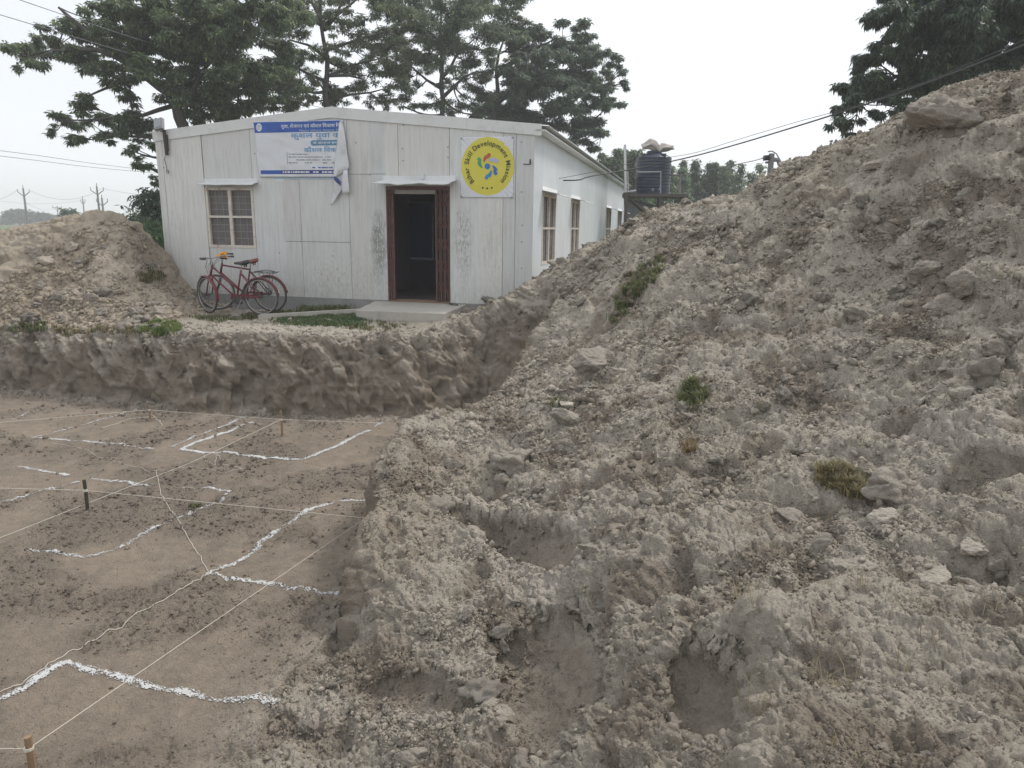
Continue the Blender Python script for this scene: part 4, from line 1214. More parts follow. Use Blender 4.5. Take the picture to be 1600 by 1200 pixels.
for v in range(len(rl.v)): rl.v[v] = (rl.v[v][0], rl.v[v][1] - .003, rl.v[v][2])
rl.build('fine_print', M_VTXT, bn)
# emblem disc
cx, cz = bpx(406.5, 199.5); y = float(wr(np.array([cx]), np.array([cz]))[0])
mb = MB(); mb.lathe([(.075, -.001), (.075, .001)], 24, Matrix.Translation((cx, y - .010, cz)) @ Matrix.Scale(.85, 4, (1, 0, 0)) @ Matrix.Rotation(math.pi / 2, 4, 'X')); mb.build('emblem', M_VTXT, bn)
mb = MB(); mb.tube([(cx + .045 * math.cos(a), y - .014, cz + .045 * math.sin(a)) for a in np.linspace(0, 6.0, 16)], .004, 4)
mb.tube([(cx - .02, y - .014, cz - .02), (cx + .005, y - .014, cz + .03), (cx + .022, y - .014, cz - .015)], .005, 4); mb.build('emblem_mark', M_VPILL, bn)
# fallen right end of the banner: folded over, hanging and twisted
def poly_sheet(name, pts, mat, parent, thick=.004, sub=3, amp=.02, seed=1):
    import bmesh
    bm = bmesh.new()
    vs = [bm.verts.new((x, y, z)) for x, y, z in pts]
    f = bm.faces.new(vs); bmesh.ops.triangulate(bm, faces=[f]); bmesh.ops.subdivide_edges(bm, edges=bm.edges[:], cuts=sub, use_grid_fill=True)
    me = bpy.data.meshes.new(name); bm.to_mesh(me); bm.free()
    o = link_mesh(name, me, mat, parent, True)
    n = len(me.vertices); co = np.empty(n * 3); me.vertices.foreach_get('co', co); co = co.reshape(-1, 3)
    co[:, 1] += amp * perlin(co[:, 0] * 9 + seed, co[:, 2] * 2.2, co[:, 1] * 4, seed)
    me.vertices.foreach_set('co', co.ravel()); m_ = o.modifiers.new('t', 'SOLIDIFY'); m_.thickness = thick
    return o
def wp(px, py, off): x, z = bpx(px, py); return (x, -off, z)
fl = [wp(533, 189, .035), wp(538, 196, .05), wp(543, 225, .07), wp(549, 262, .09), wp(545, 268, .10), wp(530, 276, .11), wp(524, 284, .08), wp(525, 250, .06), wp(530, 215, .05)]
poly_sheet('folded_flap', fl, M_VBACK, bn, .004, 5, .045, 3)
poly_sheet('hanging_end', [wp(524, 276, .075), wp(540, 268, .09), wp(541, 280, .08), wp(537, 296, .07), wp(521, 321, .06), wp(519, 319, .055), wp(522, 300, .06)], M_VBACK, bn, .004, 5, .04, 5)
poly_sheet('hanging_end', [wp(541, 268, .12), wp(547, 266, .12), wp(550, 300, .10), wp(547, 303, .10), wp(538, 303, .09), wp(539, 280, .11)], M_VINYL, bn, .004, 5, .035, 7)
poly_sheet('printed_fold', [wp(525, 277, .125), wp(529, 276, .127), wp(537, 284, .127), wp(537, 291, .125), wp(528, 283, .125)], M_VNAVY, bn, .002, 2, .0, 9)
ps = thing('poster_strip', 'faded pale blue strip of an older poster just below the torn banner', 'poster'); on_wall(ps)
xa, za = bpx(428, 276); xb, _ = bpx(535, 276)
mb = MB(); mb.box((xa, -.008, za - .05), (xb, -.004, za + .03)); mb.build('strip_edge', M_VPALE, ps)
mb = MB(); mb.box((xa + .03, -.0075, za - .10), (xa + .22, -.0045, za - .0502)); mb.build('torn_corner', M_VINYL, ps)

# round sign on a square sheet
sg = thing('round_sign', 'white square sheet with a big yellow disc lettered Bihar Skill Development Mission', 'sign'); on_wall(sg)
sx0, szt = bpx(720, 213); sx1, _ = bpx(803, 218); szb = bpx(760, 309)[1]
scx, scz = bpx(762, 260); szt = bpx(760, 214)[1]
def wr2(x, z):
    x = np.asarray(x, dtype=float); z = np.asarray(z, dtype=float)
    cxx = np.minimum(np.abs(x - sx0), np.abs(x - sx1)); czz = np.minimum(np.abs(z - szt), np.abs(z - szb))
    corner = np.exp(-(cxx + czz) / .16)
    return -.012 + .007 * perlin(x * 3, z * 3, np.zeros_like(x), 81) - .014 * corner * np.sin((cxx - czz) * 60)
sheet('sign_sheet', lambda v: sx0 + .01 * math.sin(v * 6), lambda v: sx1 - .008 * math.sin(v * 5), szt, szb, M_VINYL, sg, wr2, 50, 50, 0, .003, .003)
SR = .515
M_YEL = simple('sign_yellow', (.62, .56, .07), .5, 0, .06, 3)
V = [(scx, 0, scz)]; Fq = []
for k in range(1, 9):
    for j in range(64):
        a = 2 * math.pi * j / 64; V.append((scx + SR * k / 8 * math.cos(a), 0, scz + SR * 1.02 * k / 8 * math.sin(a)))
V = np.array(V); V[:, 1] = wr2(V[:, 0], V[:, 2]) - .0045
Fq = [(0, 1 + (j + 1) % 64, 1 + j) for j in range(64)]
for k in range(7):
    for j in range(64):
        a = 1 + k * 64 + j; b2 = 1 + k * 64 + (j + 1) % 64; Fq += [(a, b2, b2 + 64), (a, b2 + 64, a + 64)]
np_mesh('yellow_disc', V, Fq, M_YEL, sg, True)
M_INK = simple('sign_ink', (.04, .045, .03), .6)
word = 'Bihar Skill Development Mission'
adv = {'i': .30, 'l': .30, ' ': .42, 'r': .42, 't': .40, 'B': .68, 'S': .66, 'D': .76, 'M': .90, 'm': .95, 's': .52, 'k': .56, 'v': .56}
ws = [adv.get(ch, .60) for ch in word]; tot = sum(ws); cur = 0
lett = []
for ch, wdt in zip(word, ws):
    a = math.radians(-137 + 274 * (cur + wdt / 2) / tot); cur += wdt
    if ch == ' ': continue
    x = scx + .365 * math.sin(a); z = scz + .372 * math.cos(a)
    me = text_mesh(ch, 0, .128, x, z, wr2, None, 'letter', None, a, .012, .004)
    if me: lett.append(me)
V = []; Ft = []
for me in lett:
    o_ = len(V); V += [v.co[:] for v in me.vertices]; Ft += [tuple(i + o_ for i in p.vertices) for p in me.polygons]
me = bpy.data.meshes.new('lettering'); me.from_pydata(V, [], Ft); link_mesh('lettering', me, M_INK, sg)
def disc(mb, x, z, r, off=.010):
    y = float(wr2(np.array([x]), np.array([z]))[0]) - off
    n_ = 16; mb.add([(x + r * math.cos(2 * math.pi * k / n_), y, z + r * math.sin(2 * math.pi * k / n_)) for k in range(n_)], [tuple(range(n_))[::-1]])
def swoosh(mb, a0, col_r):
    """small figure: head dot with a body curving in to the centre"""
    hx = scx + .205 * math.sin(a0); hzz = scz + .205 * math.cos(a0)
    disc(mb, hx, hzz, .036)
    L_, R_ = [], []
    for k in range(9):
        t = k / 8; r = .185 - .09 * t; a = a0 + (-.1 + .5 * t * col_r); w = .045 * (1 - t) ** .8 + .004
        x = scx + r * math.sin(a); z = scz + r * math.cos(a)
        nx_, nz_ = math.cos(a + .5), -math.sin(a + .5)
        L_.append((x + nx_ * w, z + nz_ * w)); R_.append((x - nx_ * w, z - nz_ * w))
    pts = L_ + R_[::-1]; y = float(wr2(np.array([scx]), np.array([scz]))[0]) - .0102
    n0 = len(L_)
    mb.add([(p[0], y, p[1]) for p in L_] + [(p[0], y, p[1]) for p in R_], [(k, k + 1, n0 + k + 1, n0 + k) for k in range(n0 - 1)])
for a0, colr, nm in ((8, (.45, .10, .06), 'red'), (62, (.42, .42, .62), 'lilac'), (128, (.05, .13, .48), 'indigo'), (184, (.03, .22, .5), 'blue'), (-52, (.06, .32, .14), 'green')):
    mb = MB(); swoosh(mb, math.radians(a0), -1.6 if a0 not in (128,) else -1.4)
    mb.build('figure_mark', simple('sign_' + nm, colr, .5), sg)
mb = MB(); disc(mb, scx, scz, .055); mb.build('centre_dot', simple('sign_dot_blue', (.02, .17, .50), .5), sg)
mb = MB()
for a in (-13, 0, 13): disc(mb, scx + .40 * math.sin(math.radians(a)), scz - .40 * math.cos(math.radians(a)), .018)
mb.build('dots', M_INK, sg)
mb = MB()
for x, z in ((sx0 + .02, szt - .02), (sx1 - .02, szt - .02), (sx0 + .02, szb + .02), (sx1 - .02, szb + .02)): mb.box((x - .012, -.03, z - .012), (x + .012, -.001, z + .012))
mb.build('nails', M_LAMPB, sg)

# floodlight, its bracket, the loose cable, the hook
fl_ = thing('floodlight', 'grey floodlight on a dark rusty bracket at the left corner of the roof', 'lamp'); on_wall(fl_)
x0, z0 = bpx(264, 243); x1, z1 = bpx(260, 206)
mb = MB(); mb.tube([(x0, -.06, z0), (x0 - .01, -.06, (z0 + z1) / 2), (x1, -.07, z1 + .03)], .035, 6); mb.tube([(x0 + .03, -.05, z0 + .08), (x0 + .03, -.05, z1 - .06)], .018, 5)
mb.build('bracket', simple('rusty_dark', (.05, .045, .04), .8), fl_)
xh, zh = bpx(256, 197)
mb = MB(); Mh = Matrix.Translation((xh, -.14, zh)) @ Matrix.Rotation(math.radians(-12), 4, 'Y') @ Matrix.Rotation(math.radians(-18), 4, 'X')
mb.box((-.10, -.04, -.10), (.10, .04, .13), Mh); mb.build('lamp_housing', M_LAMPB, fl_)
mb = MB(); mb.box((-.085, -.046, -.06), (.085, -.041, .115), Mh); mb.build('lamp_glass', simple('lamp_glass', (.30, .31, .32), .25), fl_)
mb = MB(); mb.tube([(x1, -.10, z1), (xh + .02, -.14, zh - .12)], .014, 5); mb.build('hinge', M_BLACK, fl_)
cb = thing('loose_cable', 'thin cable with a small loop dangling below the floodlight', 'cable'); on_wall(cb)
pts = [wp(261, 244, .05), wp(259, 250, .04), wp(261, 256, .04), wp(262.5, 262, .04), wp(263, 266, .04)]
mb = MB(); mb.tube(pts, .007, 5); cx, _, cz = wp(264, 268.5, 0); mb.tube([(cx + .028 * math.cos(a), -.04, cz + .03 * math.sin(a)) for a in np.linspace(0, 2 * math.pi, 13)[:-1]], .007, 5, closed=True)
mb.build('cable', M_BLACK, cb)
hk = thing('wall_hook', 'small dark hook on the wall right of the round yellow sign', 'hook'); on_wall(hk)
mb = MB(); a = wp(829, 255, .03); mb.tube([wp(829, 256, 0.0), a, wp(829.5, 249, .05)], .014, 5); mb.tube([wp(818, 256.5, .01), wp(829, 257, .01)], .007, 4); mb.build('hook', M_BLACK, hk)

# ------------------------------------------------------------------ bicycles
M_RED = simple('bicycle_red', (.15, .018, .03), .35, 0, .12, 10, dirt=(.16, .11, .09), dirt_amt=.45)
M_DRED = simple('bicycle_dark_red', (.13, .02, .03), .4, 0, .2, 10, dirt=(.12, .09, .08), dirt_amt=.5)
M_TYRE = simple('tyre_rubber', (.055, .05, .048), .85, 0, .3, 20, dirt=(.25, .22, .19), dirt_amt=.6)
M_STEEL = simple('dull_steel', (.42, .41, .40), .35, .7, .2, 20, dirt=(.2, .12, .08), dirt_amt=.5)
M_DSTEEL = simple('dark_steel', (.09, .09, .09), .45, .4, .2, 20)
M_SADB = simple('black_saddle', (.02, .02, .022), .45)
M_SADR = simple('brown_saddle', (.18, .045, .035), .45, dirt=(.35, .2, .12), dirt_amt=.6)
M_ORNG = simple('marigold', (.85, .36, .02), .7, 0, .25, 40)

def bicycle(label, step_through, red, mudfront, steer, rack, saddle_mat, loc, rz, lean):
    """local frame: +x forward, z up, wheels on z=0, origin under the middle"""
    t = thing('bicycle', label, 'bicycle', loc, rz, 'bicycles leaning on the white wall')
    t.rotation_euler = (lean, 0, rz); t.scale = (1.08, 1.08, 1.08)
    R_ = .335; wb = .54
    def wheel(x, steer_a, piv):
        w = bpy.data.objects.new('wheel', None); COL.objects.link(w); w.parent = t
        w.location = (x, 0, R_); w.rotation_euler = (0, 0, steer_a)
        if steer_a: 
            # turns about the steering column just behind the hub
            w.location = (x - .0, math.sin(steer_a) * .05, R_)
        mb = MB(); mb.tube([(R_ * math.cos(a) * .965, 0, R_ * math.sin(a) * .965) for a in np.linspace(0, 2 * math.pi, 41)[:-1]], .017, 8, closed=True); mb.build('tyre', M_TYRE, w, True)
        mb = MB(); mb.tube([(R_ * math.cos(a) * .90, 0, R_ * math.sin(a) * .90) for a in np.linspace(0, 2 * math.pi, 41)[:-1]], .010, 6, closed=True); mb.build('rim', M_STEEL, w, True)
        mb = MB(); mb.tube([(0, -.045, 0), (0, .045, 0)], .022, 8)
        for k in range(24):
            a = 2 * math.pi * k / 24; s_ = 1 if k % 2 else -1
            mb.tube([(.02 * math.cos(a + .5), .03 * s_, .02 * math.sin(a + .5)), (R_ * .89 * math.cos(a), 0, R_ * .89 * math.sin(a))], .0022, 3, False)
        mb.build('spokes', M_DSTEEL, w)
        return w
    wheel(-wb, 0, None); fw = wheel(wb, steer, None)
    hd_t = Vector((wb - .19, 0, .88)); hd_b = Vector((wb - .13, 0, .70)); bb = Vector((-.06, 0, .29)); st = Vector((-.20, 0, .80)); rh = Vector((-wb, 0, R_))
    mb = MB()
    mb.tube([hd_t, hd_b], .021, 8)
    mb.tube([hd_b + Vector((0, 0, .02)), bb], .017, 8)                        # down tube
    if step_through: mb.tube([hd_t - Vector((0, 0, .03)), Vector((.03, 0, .57)), Vector((-.10, 0, .47))], .015, 8)
    else: mb.tube([hd_t - Vector((0, 0, .03)), st - Vector((0, 0, .02))], .016, 8)
    mb.tube([bb, st], .017, 8)
    for s_ in (-1, 1):
        mb.tube([bb + Vector((0, .02 * s_, 0)), rh + Vector((0, .055 * s_, 0))], .010, 6)
        mb.tube([st + Vector((0, .015 * s_, -.06)), rh + Vector((0, .055 * s_, 0))], .009, 6)
    mb.tube([bb + Vector((0, -.04, 0)), bb + Vector((0, .04, 0))], .027, 8)
    mb.build('frame', M_RED if red else M_DRED, t, True)
    cs = math.cos(steer); sn = math.sin(steer)
    def stp(dx, dy, z):  # point turned with the steering
        return Vector((wb - .13 + (dx) * cs - dy * sn, dx * sn + dy * cs, z))
    mb = MB()
    for s_ in (-1, 1): mb.tube([stp(.0, .03 * s_, .69), stp(.03, .05 * s_, .55), stp(.13, .055 * s_, R_)], .011, 6)
    mb.tube([stp(0, -.035, .69), stp(0, .035, .69)], .014, 6)
    mb.build('fork', M_RED if red else M_DSTEEL, t, True)
    mb = MB(); mb.tube([hd_t, hd_t + Vector((-.02, 0, .12))], .012, 6)
    H_ = hd_t + Vector((-.02, 0, .12))
    for s_ in (-1, 1):
        pts = [H_, H_ + Vector((.05 * cs - .10 * s_ * sn, .05 * sn + .10 * s_ * cs, .02)), H_ + Vector((-.02 * cs - .24 * s_ * sn, .24 * s_ * cs, .04)), H_ + Vector((-.14 * cs - .27 * s_ * sn, .27 * s_ * cs, .02))]
        mb.tube(pts, .010, 6)
        mb.tube([pts[1] + Vector((.02, 0, -.02)), pts[3] + Vector((.06, 0, -.03))], .005, 4)
    hb = mb.build('handlebar', M_STEEL, t, True)
    mb = MB()
    for s_ in (-1, 1):
        p = H_ + Vector((-.14 * cs - .27 * s_ * sn, .27 * s_ * cs, .02)); mb.tube([p + Vector((.09, 0, .004)), p + Vector((-.02, 0, -.002))], .017, 8)
    mb.build('grip', M_BLACK, hb)
    mb = MB()
    for s_ in (-1, 1): mb.tube([stp(.03, .02 * s_, .70), stp(.10, .02 * s_, .85), H_ + Vector((.04, .1 * s_, .0))], .004, 4)
    mb.build('brake_cable', M_DSTEEL, t)
    # saddle
    mb = MB(); mb.tube([st, st + Vector((-.03, 0, .10))], .011, 6); mb.build('seat_post', M_STEEL, t)
    mb = MB(); sx = st.x - .03; sz = st.z + .125
    prof = [(-.14, .015, .02), (-.12, .085, .05), (-.05, .10, .055), (.02, .06, .04), (.09, .025, .03), (.14, .018, .022)]
    V = []; nn = 10
    for x, w, h in prof:
        for k in range(nn):
            a = 2 * math.pi * k / nn; V.append((sx + x, w * math.cos(a), sz + h * (math.sin(a) if math.sin(a) > 0 else .6 * math.sin(a)) + (.02 if x < -.1 else 0)))
    mb.add(V, [(i * nn + k, i * nn + (k + 1) % nn, (i + 1) * nn + (k + 1) % nn, (i + 1) * nn + k) for i in range(len(prof) - 1) for k in range(nn)] + [tuple(range(nn))[::-1], tuple((len(prof) - 1) * nn + k for k in range(nn))])
    for s_ in (-1, 1): mb.tube([(sx - .07, .03 * s_, sz - .06), (sx - .07, .03 * s_, sz)], .012, 6)
    mb.build('saddle', saddle_mat, t, True)
    # mudguards
    def guard(cx, cy, a0, a1, mat, steer_a=0.0):
        V = []; n_ = 18; r = R_ + .022
        for i in range(n_ + 1):
            a = a0 + (a1 - a0) * i / n_
            for w, dr_ in ((-.032, -.014), (-.018, 0.0), (.018, 0.0), (.032, -.014)):
                x = (r + dr_) * math.cos(a); V.append((cx + x * math.cos(steer_a) - w * math.sin(steer_a), cy + x * math.sin(steer_a) + w * math.cos(steer_a), R_ + (r + dr_) * math.sin(a)))
        Fq = [(i * 4 + k, i * 4 + k + 1, i * 4 + k + 5, i * 4 + k + 4) for i in range(n_) for k in range(3)]
        o = np_mesh('mudguard', V, Fq, mat, t, True); m_ = o.modifiers.new('t', 'SOLIDIFY'); m_.thickness = .003
    guard(-wb, 0, math.radians(20), math.radians(175), M_RED if red else M_DRED)
    if mudfront: guard(wb, math.sin(steer) * .05, math.radians(60), math.radians(195), M_RED, steer)
    # chain guard, crank, pedals
    mb = MB(); 
    mb.tube([bb + Vector((0, -.05, 0)), bb + Vector((0, .05, 0))], .012, 6)
    mb.lathe([(.085, -.003), (.085, .003)], 20, Matrix.Translation(bb + Vector((0, .045, 0))) @ Matrix.Rotation(math.pi / 2, 4, 'X'))
    mb.tube([bb + Vector((0, .055, 0)), bb + Vector((.10, .06, -.13))], .009, 5); mb.tube([bb + Vector((0, -.055, 0)), bb + Vector((-.10, -.06, .13))], .009, 5)
    mb.build('crank', M_DSTEEL, t)
    for s_, p in ((1, bb + Vector((.10, .06, -.13))), (-1, bb + Vector((-.10, -.06, .13)))):
        mb = MB(); a, b2 = sorted((p.y + .005 * s_, p.y + .09 * s_)); mb.box((p.x - .04, a, p.z - .012), (p.x + .04, b2, p.z + .012)); mb.build('pedal', M_BLACK, t)
    mb = MB()
    pr = [(bb.x + .09, bb.z + .0), (bb.x + .06, bb.z + .07), (bb.x - .02, bb.z + .09), (-wb + .1, R_ + .05), (-wb + .1, R_ + .015), (bb.x - .02, bb.z + .05), (bb.x + .04, bb.z + .03), (bb.x + .06, bb.z + .0)]
    mb.prism([(x, .060, z) for x, z in pr], [(x, .064, z) for x, z in pr])
    mb.build('chain_guard', M_RED if red else M_DRED, t)
    if rack:
        mb = MB(); z = .735
        for s_ in (-1, 1):
            mb.tube([(-.24, .05 * s_, z), (-.72, .06 * s_, z), (-.76, .03 * s_, z + .015)], .007, 5); mb.tube([(-.62, .06 * s_, z), (-wb, .06 * s_, R_)], .006, 5); mb.tube([(-.40, .06 * s_, z), (-wb, .06 * s_, R_)], .005, 5)
        for x in (-.3, -.42, -.54, -.66): mb.tube([(x, -.055, z), (x, .055, z)], .005, 4)
        mb.tube([(-.30, 0, z + .01), (-.52, 0, z + .045), (-.70, .03, z + .03)], .008, 5)
        mb.build('rear_rack', M_DSTEEL, t)
    mb = MB(); mb.tube([(-.18, .05, .28), (-.06, .14, .02)], .008, 5); mb.tube([(-.06, .14, .02), (-.02, .15, .005)], .009, 5); mb.build('kickstand', M_STEEL, t)
    mb = MB(); mb.box((-wb - R_ - .035, -.02, .42), (-wb - R_ - .02, .02, .48)); mb.build('reflector', simple('reflector_pale', (.6, .5, .45), .4), t)
    return t, H_
def on_ground_plane(px, py, z): return at_z(px, py, z)
rzA = math.radians(180) + math.radians(-10)
zb = -.16
pA = at(368, 491, 13.95); pB = at(384, 485, 14.45)
bA, HA = bicycle('red step-through bicycle nearer the viewer, black saddle, leaning on the other bicycle', True, True, True, math.radians(-28), False, M_SADB, (pA[0], pA[1], pA[2] + .0), rzA, math.radians(-4))
bB, HB = bicycle('dark red bicycle with rear rack and brown saddle leaning against the white wall', False, False, False, math.radians(18), True, M_SADR, (pB[0], pB[1], pB[2] + .0), rzA, math.radians(-7))
gl = thing('marigold_garland', 'bright orange marigold garland tied on the handlebar of a bicycle', 'garland')
HBw = Vector(bB.location) + Euler((math.radians(-7), 0, rzA)).to_matrix() @ (HB * 1.08)
gl.location = HBw
rg = random.Random(2); mb = MB()
for k in range(22):
    p = Vector((rg.uniform(-.09, .09), rg.uniform(-.07, .03), rg.uniform(-.05, .10)))
    sv_, sf_ = ico(1); q = sv_ * rg.uniform(.018, .032) + np.array(p)
    mb.add(q, [tuple(f) for f in sf_])
mb.build('flowers', M_ORNG, gl)

# ------------------------------------------------------------------ water tank on its stand
M_TANK = simple('tank_plastic', (.022, .032, .055), .38, 0, .15, 3, .1, 20, (.09, .09, .1), .3)
M_STAND = simple('stand_steel', (.10, .085, .08), .7, .1, .3, 6)
M_PIPE = simple('white_pipe', (.55, .55, .56), .45)
tp = at(1019, 303, 25.0); tr = 1.17 / 2 * 1.0; th_ = 1.36
st = thing('tank_stand', 'rusty steel stand with angled braces under the black water tank', 'stand', (tp[0], tp[1], 0), -.15)
mb = MB(); z = tp[2]
mb.box((-1.0, -.75, z - .12), (1.15, .75, z - .03)); mb.build('platform', M_STAND, st)
for x in (-.85, 1.0):
    for y in (-.65, .65):
        mb = MB(); mb.box((x - .05, y - .05, -.3), (x + .05, y + .05, z - .121)); mb.build('leg', M_STAND, st)
mb = MB()
for y in (-.66, .66):
    mb.tube([(-.75, y, z - .18), (.25, y, z - 1.0)], .045, 4); mb.tube([(.9, y, z - .18), (.25, y, z - 1.0)], .045, 4); mb.tube([(.25, y, z - .12), (.25, y, -.3)], .05, 4)
mb.build('brace', M_STAND, st)
tk = thing('water_tank', 'black ribbed cylindrical water tank standing on a steel stand beyond the building', 'water tank', (tp[0], tp[1], tp[2] - .028))
prof = [(tr * .985, 0)]
nrib = 11; zt = th_ * .84
for i in range(nrib):
    z0 = zt * i / nrib; dz = zt / nrib
    prof += [(tr, z0 + dz * .12), (tr, z0 + dz * .72), (tr * .975, z0 + dz * .80), (tr * .975, z0 + dz * .94)]
prof += [(tr, zt), (tr * 1.0, zt + .05), (tr * .93, zt + .09), (tr * .62, zt + .17), (tr * .42, zt + .21), (tr * .42, zt + .27), (tr * .38, zt + .28), (.01, zt + .285)]
mb = MB(); mb.lathe(prof, 40); mb.build('barrel', M_TANK, tk, False)
for a in (.5, 2.1, 3.7, 5.2):
    mb = MB(); x, y = tr * .82 * math.cos(a), tr * .82 * math.sin(a); mb.box((x - .08, y - .08, zt + .02), (x + .08, y + .08, zt + .16)); mb.build('lifting_lug', M_TANK, tk)
mb = MB()
for k in range(7): mb.tube([(-.02 + .035 * math.cos(k * .9) - .08, -tr - .012, .14 + .035 * math.sin(k * .9)), (-.02 + .035 * math.cos(k * .9 + .7) - .08, -tr - .012, .14 + .035 * math.sin(k * .9 + .7))], .010, 4)
mb.tube([(.10, -tr * .98 - .01, .12), (.16, -tr * .98 - .01, .26)], .009, 4); mb.build('scrawled_mark', simple('pale_scrawl', (.45, .46, .5), .6), tk)
sk = thing('cloth_bundle', 'crumpled pale cloth sack lying on top of the black water tank', 'sack', (tp[0], tp[1], tp[2] - .028 + zt + .28))
V, Fc = ico(4)
V = V * np.array([.44, .30, .17]) * (1 + .28 * fbm(V[:, 0] * 1.5 + 3, V[:, 1] * 1.5, V[:, 2] * 2, 3, 41))[:, None]
V[:, 2] += .13 + .10 * np.exp(-((V[:, 0] + .18) / .16) ** 2) - .10 * np.exp(-((V[:, 0] - .12) / .06) ** 2)
V[:, 0] += np.where(V[:, 0] > .2, (V[:, 0] - .2) * .7, 0)
np_mesh('cloth', V, Fc, simple('sack_cloth', (.50, .46, .43), .9, 0, .15, 8), sk, True)
pp_ = thing('water_pipe', 'white vertical plastic pipe beside the water tank at the end of the building', 'pipe')
mb = MB(); a = at(976.5, 226, 24.2); b2 = at(977.5, 300, 24.2); c2 = at(993, 298, 24.6)
mb.tube([(a[0], a[1], a[2]), (b2[0], b2[1], b2[2]), tuple(c2)], .042, 8); mb.tube([at(981, 268, 24.3), at(981.5, 300, 24.3)], .016, 6)
mb.build('riser', M_PIPE, pp_)
mb = MB(); mb.tube([tuple(at(b_[0], b_[1], 24.3)) for b_ in ((977, 300), (978, 330), (978, 352))], .06, 6); mb.build('lower_post', M_STAND, pp_)
p2 = thing('outlet_pipe', 'grey bent pipe running across the front of the black water tank', 'pipe')
mb = MB(); mb.tube([at(996, 269, 24.1), at(1032.5, 268.5, 24.1), at(1032, 302, 24.1)], .028, 6); mb.build('pipe', simple('grey_pipe', (.25, .26, .28), .5), p2)
p3 = thing('short_post', 'thin grey post standing right of the water tank', 'post')
mb = MB(); mb.tube([at(1063, 272, 24.6), at(1062, 292, 24.6)], .03, 6); mb.tube([at(1062, 290, 24.6), at(1060.5, 318, 24.6)], .06, 6); mb.tube([at(1048, 273, 24.8), at(1066, 274, 24.6)], .025, 5); mb.build('post', simple('post_grey', (.22, .21, .2), .7), p3)
# shed wall seen below the stand
sh = thing('tin_shed', 'dark low tin shed between the building end and the tank stand', 'shed')
mb = MB()
q0, q1 = at(978, 308, 33.5), at(1003, 345, 33.5)
for k in range(8):
    x = q0[0] - .3 + k * .32; mb.box((x, 33.5, -.3), (x + .30, 33.53 + .02 * (k % 2), q0[2] - .25 * k * .3))
mb.build('sheet_wall', simple('dark_tin', (.10, .105, .11), .7, 0, .3, 4), sh)
mb = MB(); mb.add([(q0[0] - .4, 33.3, q0[2] + .05), (q0[0] + 2.4, 33.3, q0[2] - .6), (q0[0] + 2.4, 36, q0[2] - .6), (q0[0] - .4, 36, q0[2] + .05)], [(0, 1, 2, 3)]); mb.build('roof', M_STAND, sh)

# ------------------------------------------------------------------ overhead cables and poles
def cable(name, label, pts, r, mat=None, n=4, sub=8, cat='cable', group=None, sag=0):
    P = [Vector(p) for p in pts]; out = []
    for i in range(len(P) - 1):
        p0 = P[max(0, i - 1)]; p1 = P[i]; p2 = P[i + 1]; p3 = P[min(len(P) - 1, i + 2)]
        for k in range(sub):
            t = k / sub
            out.append(.5 * ((2 * p1) + (-p0 + p2) * t + (2 * p0 - 5 * p1 + 4 * p2 - p3) * t * t + (-p0 + 3 * p1 - 3 * p2 + p3) * t ** 3))
    out.append(P[-1])
    mb = MB(); mb.tube(out, r, n)
    o = mb.build(name, mat or M_BLACK, None, True)
    return tag(o, label, cat, group)
M_CAB = simple('cable_black', (.05, .05, .055), .6)
M_WIRE = simple('wire_grey', (.16, .16, .17), .6)
sy, sz = side_pt(880, 282)
cable('service_cable', 'thick black twisted service cable from the side wall rising to the upper right corner', [at(880, 282, 15.6), at(905, 281, 15.6), at(925, 275, 16), at(1000, 262, 17), at(1080, 245, 16.5), at(1150, 226, 15.5), at(1220, 205, 14.5), at(1300, 180, 13.5), at(1400, 147, 12.2), at(1500, 110, 11), at(1610, 66, 9.8), at(1760, -2, 8.6)], .015, M_CAB, 6)
cable('telephone_wire', 'thinner wire running just above the thick black service cable', [at(873, 279, 15.6), at(920, 270, 16), at(1000, 252, 17), at(1080, 240, 16.6), at(1150, 219, 15.6), at(1240, 192, 14.4), at(1330, 167, 13.2), at(1450, 126, 11.8), at(1610, 58, 10), at(1760, -10, 8.8)], .005, M_CAB, 4)
ov = [[(0, 23, 20), (80, 47, 22), (230, 92, 25), (420, 148, 30), (620, 196, 40)], [(20, -4, 20), (120, 30, 22), (260, 75, 25), (450, 130, 32)],
      [(-20, 233, 30), (60, 243, 33), (150, 256, 38), (250, 268, 44)], [(-20, 241, 30), (60, 251, 33), (150, 262, 38), (250, 271, 44)]]
lb = ['single wire crossing the top left sky in front of the trees', 'thin wire in the very top left corner of the photo', 'upper of two sagging wires left of the building', 'lower of two sagging wires left of the building']
for w, l in zip(ov, lb): cable('power_line', l, [at(*p) for p in w], .010, M_WIRE, 4, 8, 'wire')

